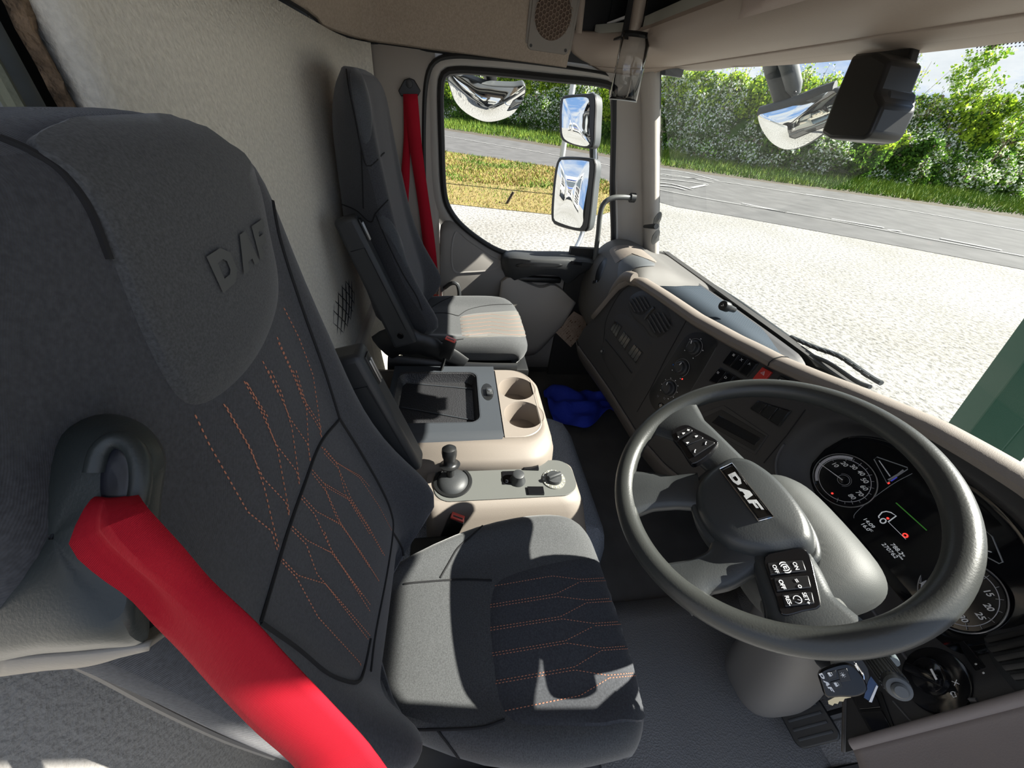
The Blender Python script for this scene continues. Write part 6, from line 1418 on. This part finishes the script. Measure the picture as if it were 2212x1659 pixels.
# multifunction stalk
sa, sb_ = UP_(1880, 1405, (0, .56, 0), Vector((0, 1, 0))), UP_(1945, 1492, (0, .50, 0), Vector((0, 1, 0)))
stx = thing('stalk', sa, 'black ribbed control stalk sticking out below the steering wheel', 'stalk'); ax = sb_-sa; SMx = FR(sa-ax*.6, (1, 0, 0), ax); L = ax.length*1.6
obj('arm', lathe([(.006, -L*.5), (.009, 0), (.0118, L*.3), (.0125, L*.35), (.0125, L*.93), (.0118, L*.95)], SMx, 28), M_BLACK, stx)
obj('grip_ribs', [tube([SMx @ Vector((.0127*cos(a), .0127*sin(a), L*.40)), SMx @ Vector((.0127*cos(a), .0127*sin(a), L*.9))], .0011, 4) for a in [2*pi*i/22 for i in range(22)]], M_PLAS, stx)
obj('end_button', lathe([(.0118, L*.94), (.0125, L*.955), (.0114, L*.985), (.0078, L*.99), (.0078, L*1.005), (.0058, L*1.02), (0, L*1.022)], SMx, 28, cap=False), mat('grey stalk end', (.07, .075, .078), .4), stx)
st2 = thing('stalk', UP_(1925, 1400, (0, .62, 0), Vector((0, 1, 0))), 'slim dark stalk partly hidden behind the wheel rim', 'stalk')
a, b = UP_(1912, 1390, (0, .63, 0), Vector((0, 1, 0))), UP_(1932, 1430, (0, .60, 0), Vector((0, 1, 0)))
obj('arm', tube([a-(b-a), a, b], .006, 10), mat('slate stalk', (.10, .12, .13), .35), st2)
# key fob, ring, key and tag hanging from the ignition
kf = thing('key_fob', U(1820, 1475, y=.54), 'black remote key fob with white symbols hanging at the ignition', 'key fob')
KN = Vector((.25, -.62, .74)).normalized(); KP = U(1818, 1477, y=.53)
KU = lambda u, v, h=0: UP_(u, v, KP+KN*h, KN)
def kpoly(pix, h0, h1): 
    P = [KU(u, v, h0) for u, v in pix]; Q = [p+KN*(h1-h0) for p in P]; n = len(P); return P+Q, [tuple(range(n-1, -1, -1)), tuple(range(n, 2*n))]+[(i, (i+1) % n, n+(i+1) % n, n+i) for i in range(n)]
ZK = lambda p: SC(p, 3.341, 1550, 1200)
fb = obj('case', kpoly(smoothpx(ZK([(720, 850), (760, 805), (900, 765), (975, 790), (1030, 850), (1070, 940), (1050, 985), (980, 1010), (880, 1010), (790, 1015), (760, 985), (735, 910)])), -.006, .006), M_GLOSS, kf, bevel=.0025)
FBV = bvh(kpoly(smoothpx(ZK([(720, 850), (760, 805), (900, 765), (975, 790), (1030, 850), (1070, 940), (1050, 985), (980, 1010), (880, 1010), (790, 1015), (760, 985), (735, 910)])), -.006, .006))
for q in ([(780, 845), (850, 825), (865, 880), (800, 900)], [(862, 825), (930, 810), (965, 900), (885, 912)], [(812, 910), (880, 890), (905, 945), (835, 965)]): obj('button', kpoly(ZK(q), .005, .0072), M_KEY, fb, bevel=.0006)
xk = (KU(*ZK([(820, 970)])[0])-KU(*ZK([(765, 865)])[0])).normalized()
g = G(); 
def kicon(c, kind, s=.0022): 
    M_ = FR(KU(*ZK([c])[0], .0076), (1, 0, 0), KN)
    if kind == 'lock': g.add(*prism([(-s, -s), (s, -s), (s, .3*s), (-s, .3*s)], .0004, M_)); g.add(*tube([M_ @ Vector(q) for q in ((-.6*s, .3*s, 0), (-.6*s, 1.1*s, 0), (.6*s, 1.1*s, 0), (.6*s, .3*s, 0))], .0004, 4))
    elif kind == 'sun':
        g.add(*lathe([(.6*s, 0), (0, .0004)], M_, 10, cap=False))
        for i in range(8): a = i*pi/4; g.add(*tube([M_ @ Vector((.8*s*cos(a), .8*s*sin(a), 0)), M_ @ Vector((1.4*s*cos(a), 1.4*s*sin(a), 0))], .0003, 4))
kicon((812, 857), 'lock'); kicon((858, 930), 'lock'); kicon((905, 862), 'sun')
MK = FR(KU(*ZK([(790, 920)])[0], .0066), KU(*ZK([(825, 965)])[0])-KU(*ZK([(765, 875)])[0]), KN)
for i, ch in enumerate('DAF'):
    for P in LET[ch]:
        q = [MK @ Vector((-.011+(i+x*.9)*.0073, -.0026+y*.0045, 0)) for x, y in P]; n = len(q); bm = bmesh.new(); vs = [bm.verts.new(c) for c in q]; es = [bm.edges.new((vs[k], vs[(k+1) % n])) for k in range(n)]; bmesh.ops.triangle_fill(bm, use_beauty=True, edges=es, normal=KN); bm.verts.index_update(); g.add([v.co.copy() for v in bm.verts], [tuple(x.index for x in f.verts) for f in bm.faces]); bm.free()
obj('fob_print', g, M_WHITE, fb, smooth=False)
kr = [KU(*q, .004) for q in ZK([(985, 765), (1010, 800), (1045, 850), (1050, 900), (1010, 940), (975, 955), (1000, 900), (1020, 860), (1000, 800)])]
tag(obj('key_ring', tube(spline(kr, 40, closed=True), .0012, 6, closed=True), M_CHROME), 'thin chrome split ring joining fob and keys', 'key ring')
tag(obj('key', [prism([tuple(q) for q in [(0, -.0035), (.028, -.0030), (.030, 0), (.027, .003), (.023, .0018), (.020, .0036), (.016, .002), (.012, .0038), (.008, .002), (0, .0035)]], .002, FR(KU(*ZK([(945, 1000)])[0], -.014), KU(*ZK([(810, 1065)])[0], -.014)-KU(*ZK([(945, 1000)])[0], -.014), KN))], mat('brass key', (.62, .50, .30), .3, 1)), 'small brass key under the black fob', 'key')
tgp = obj('key_tag', [kpoly(ZK([(1085, 905), (1105, 870), (1158, 940), (1112, 1060), (1055, 1025)]), -.016, -.014)], mat('blue tag', (.02, .055, .14), .4)); tag(tgp, 'dark blue and white tag beside the key fob', 'tag')
obj('white_edge', [kpoly(ZK([(1145, 935), (1158, 945), (1112, 1060), (1092, 1055)]), -.014, -.0132)], M_WHITE, tgp)
# ignition barrel
obj('ignition_housing', tube([UP_(1790, 1420, (0, .60, 0), Vector((0, 1, 0))), UP_(1835, 1445, (0, .565, 0), Vector((0, 1, 0)))], .022, 16), M_BLACK, sc_)
# pedal
pdl = thing('brake_pedal', (.72, .92, .03), 'black ribbed foot pedal below the steering column', 'pedal')
PMx = FR((.725, .905, .10), (1, 0, 0), (0, -.75, .66))
obj('pad', prism(rrect(.085, .11, .018), .012, PMx), M_BLACK, pdl, bevel=.003)
obj('grip_ribs', [box((x, 0, .0135), (.006, .085, .004), PMx, b=.001) for x in (-.028, -.010, .008, .026)], M_PLAS, pdl)
obj('arm', tube([PMx @ Vector((0, .03, -.004)), Vector((.725, 1.02, .25)), Vector((.72, 1.06, .42))], .010, 8), M_BLACK, pdl)
pd2 = thing('accelerator_pedal', (.86, .93, .0), 'dark foot pedal at the lower edge beside the knee panel', 'pedal')
PM2 = FR((.84, .97, .055), (1, 0, 0), (0, -.6, .8)); obj('pad', prism(rrect(.07, .16, .015), .012, PM2), M_BLACK, pd2, bevel=.003); obj('arm', tube([PM2 @ Vector((0, .05, 0)), Vector((.86, 1.06, .2))], .010, 8), M_BLACK, pd2)
# floor mat with raised treads
mt = []
for y, z in ((.36, .006), (.60, .006), (.80, .008), (.95, .03), (1.03, .12), (1.06, .28)):
    mt.append([Vector((.37+.60*i/10, y+(.02 if i == 0 else 0), z)) for i in range(11)])
mg = grid(mt); mm = tag(obj('floor_mat', mg, mat('grained rubber mat', (.13, .127, .125), .42, bump=.7, bscale=260, kind='voronoi', bdist=.0012), solid=.006), 'grey grained rubber mat on the driver footwell floor', 'mat')
MBV = bvh(mg)
for q in ([(1650, 1620), (1668, 1575), (1682, 1572), (1668, 1610)], [(1668, 1652), (1690, 1605), (1702, 1602), (1685, 1642)], [(1700, 1672), (1715, 1632), (1728, 1628), (1715, 1665)], [(1712, 1600), (1722, 1580), (1732, 1580), (1722, 1600)], [(1742, 1655), (1750, 1632), (1762, 1628), (1752, 1652)]):
    try: obj('tread', patch(q, MBV, .004, 3, 20, .0), mat('tread rubber', (.26, .25, .24), .4), mm)
    except Exception: pass
# ================================================================== PARKED TRUCKS seen in the door mirror
def parked_truck(x, y, rz, col, label, glassc):
    t = thing('parked_truck', (x, y, GZ), label, 'truck', 'trucks parked behind the cab')
    M0 = Matrix.Translation((x, y, GZ)) @ Matrix.Rotation(rz, 4, 'Z')   # front faces local +y
    mb = mat('white truck paint', (.30, .30, .30), .35); mg = mat('truck windscreen', glassc, .1); mbk = mat('truck grille black', (.01, .01, .01), .4); mc = mat(col[0], col[1], .4)
    prof = [(0, .55), (0, 1.9), (-.10, 2.9), (-.45, 3.55), (-2.0, 3.65), (-2.1, .55)]
    v = [M0 @ Vector((sx*(1.22 if z < 2 else 1.15), yy, z)) for sx in (-1, 1) for yy, z in prof]; n = len(prof)
    obj('cab', (v, [tuple(range(n)), tuple(range(2*n-1, n-1, -1))]+[(i, (i+1) % n, n+(i+1) % n, n+i) for i in range(n)]), mb, t, bevel=.08, bseg=3)
    obj('windscreen', (lambda q: ([M0 @ Vector(p) for p in q], [(0, 1, 2, 3)]))([(-1.02, .012, 1.95), (1.02, .012, 1.95), (.98, -.085, 2.80), (-.98, -.085, 2.80)]), mg, t, smooth=False)
    obj('grille', box((0, .02, 1.35), (1.5, .06, .75), M0, b=.03), mbk, t)
    for k in range(4): obj('grille_bar', box((0, .06, 1.12+.16*k), (1.4, .03, .05), M0, b=.01), mb, t)
    obj('bumper', box((0, .06, .70), (2.4, .22, .42), M0, b=.05), mb, t)
    obj('name_board', box((0, .03, 1.82), (1.7, .05, .18), M0, b=.02), mc, t)
    for sx in (-1, 1):
        obj('headlamp', box((sx*.95, .17, .75), (.34, .04, .20), M0, b=.02), M_CHROME, t)
        obj('side_mirror', box((sx*1.42, -.02, 2.3), (.14, .16, .62), M0, b=.04), mbk, t)
        obj('wheel', lathe([(.0, -.14), (.46, -.14), (.50, -.10), (.50, .10), (.46, .14), (.0, .14)], M0 @ Matrix.Translation((sx*1.0, -1.1, .5)) @ Matrix.Rotation(pi/2, 4, 'Y'), 28, cap=False), M_RUBBER, t)
    obj('chassis', box((0, -3.6, .95), (.9, 4.4, .35), M0), mbk, t)
    obj('roof_visor', box((0, -.02, 3.05), (1.9, .22, .12), M0, b=.04), mc, t)
for k, (dx, c, lb, gc) in enumerate(((-3.3, ('pale truck trim', (.25, .25, .26)), 'white truck parked at one end of the row behind the cab', (.05, .06, .07)), (0, ('blue truck trim', (.02, .06, .35)), 'white truck with blue windscreen trim parked in the middle of the row', (.03, .09, .22)), (3.3, ('dark truck trim', (.03, .03, .035)), 'white truck with dark visor parked at the other end of the row', (.04, .045, .05)))):
    parked_truck(-3.8+dx, -21-.05*dx, radians(-4), c, lb, gc)
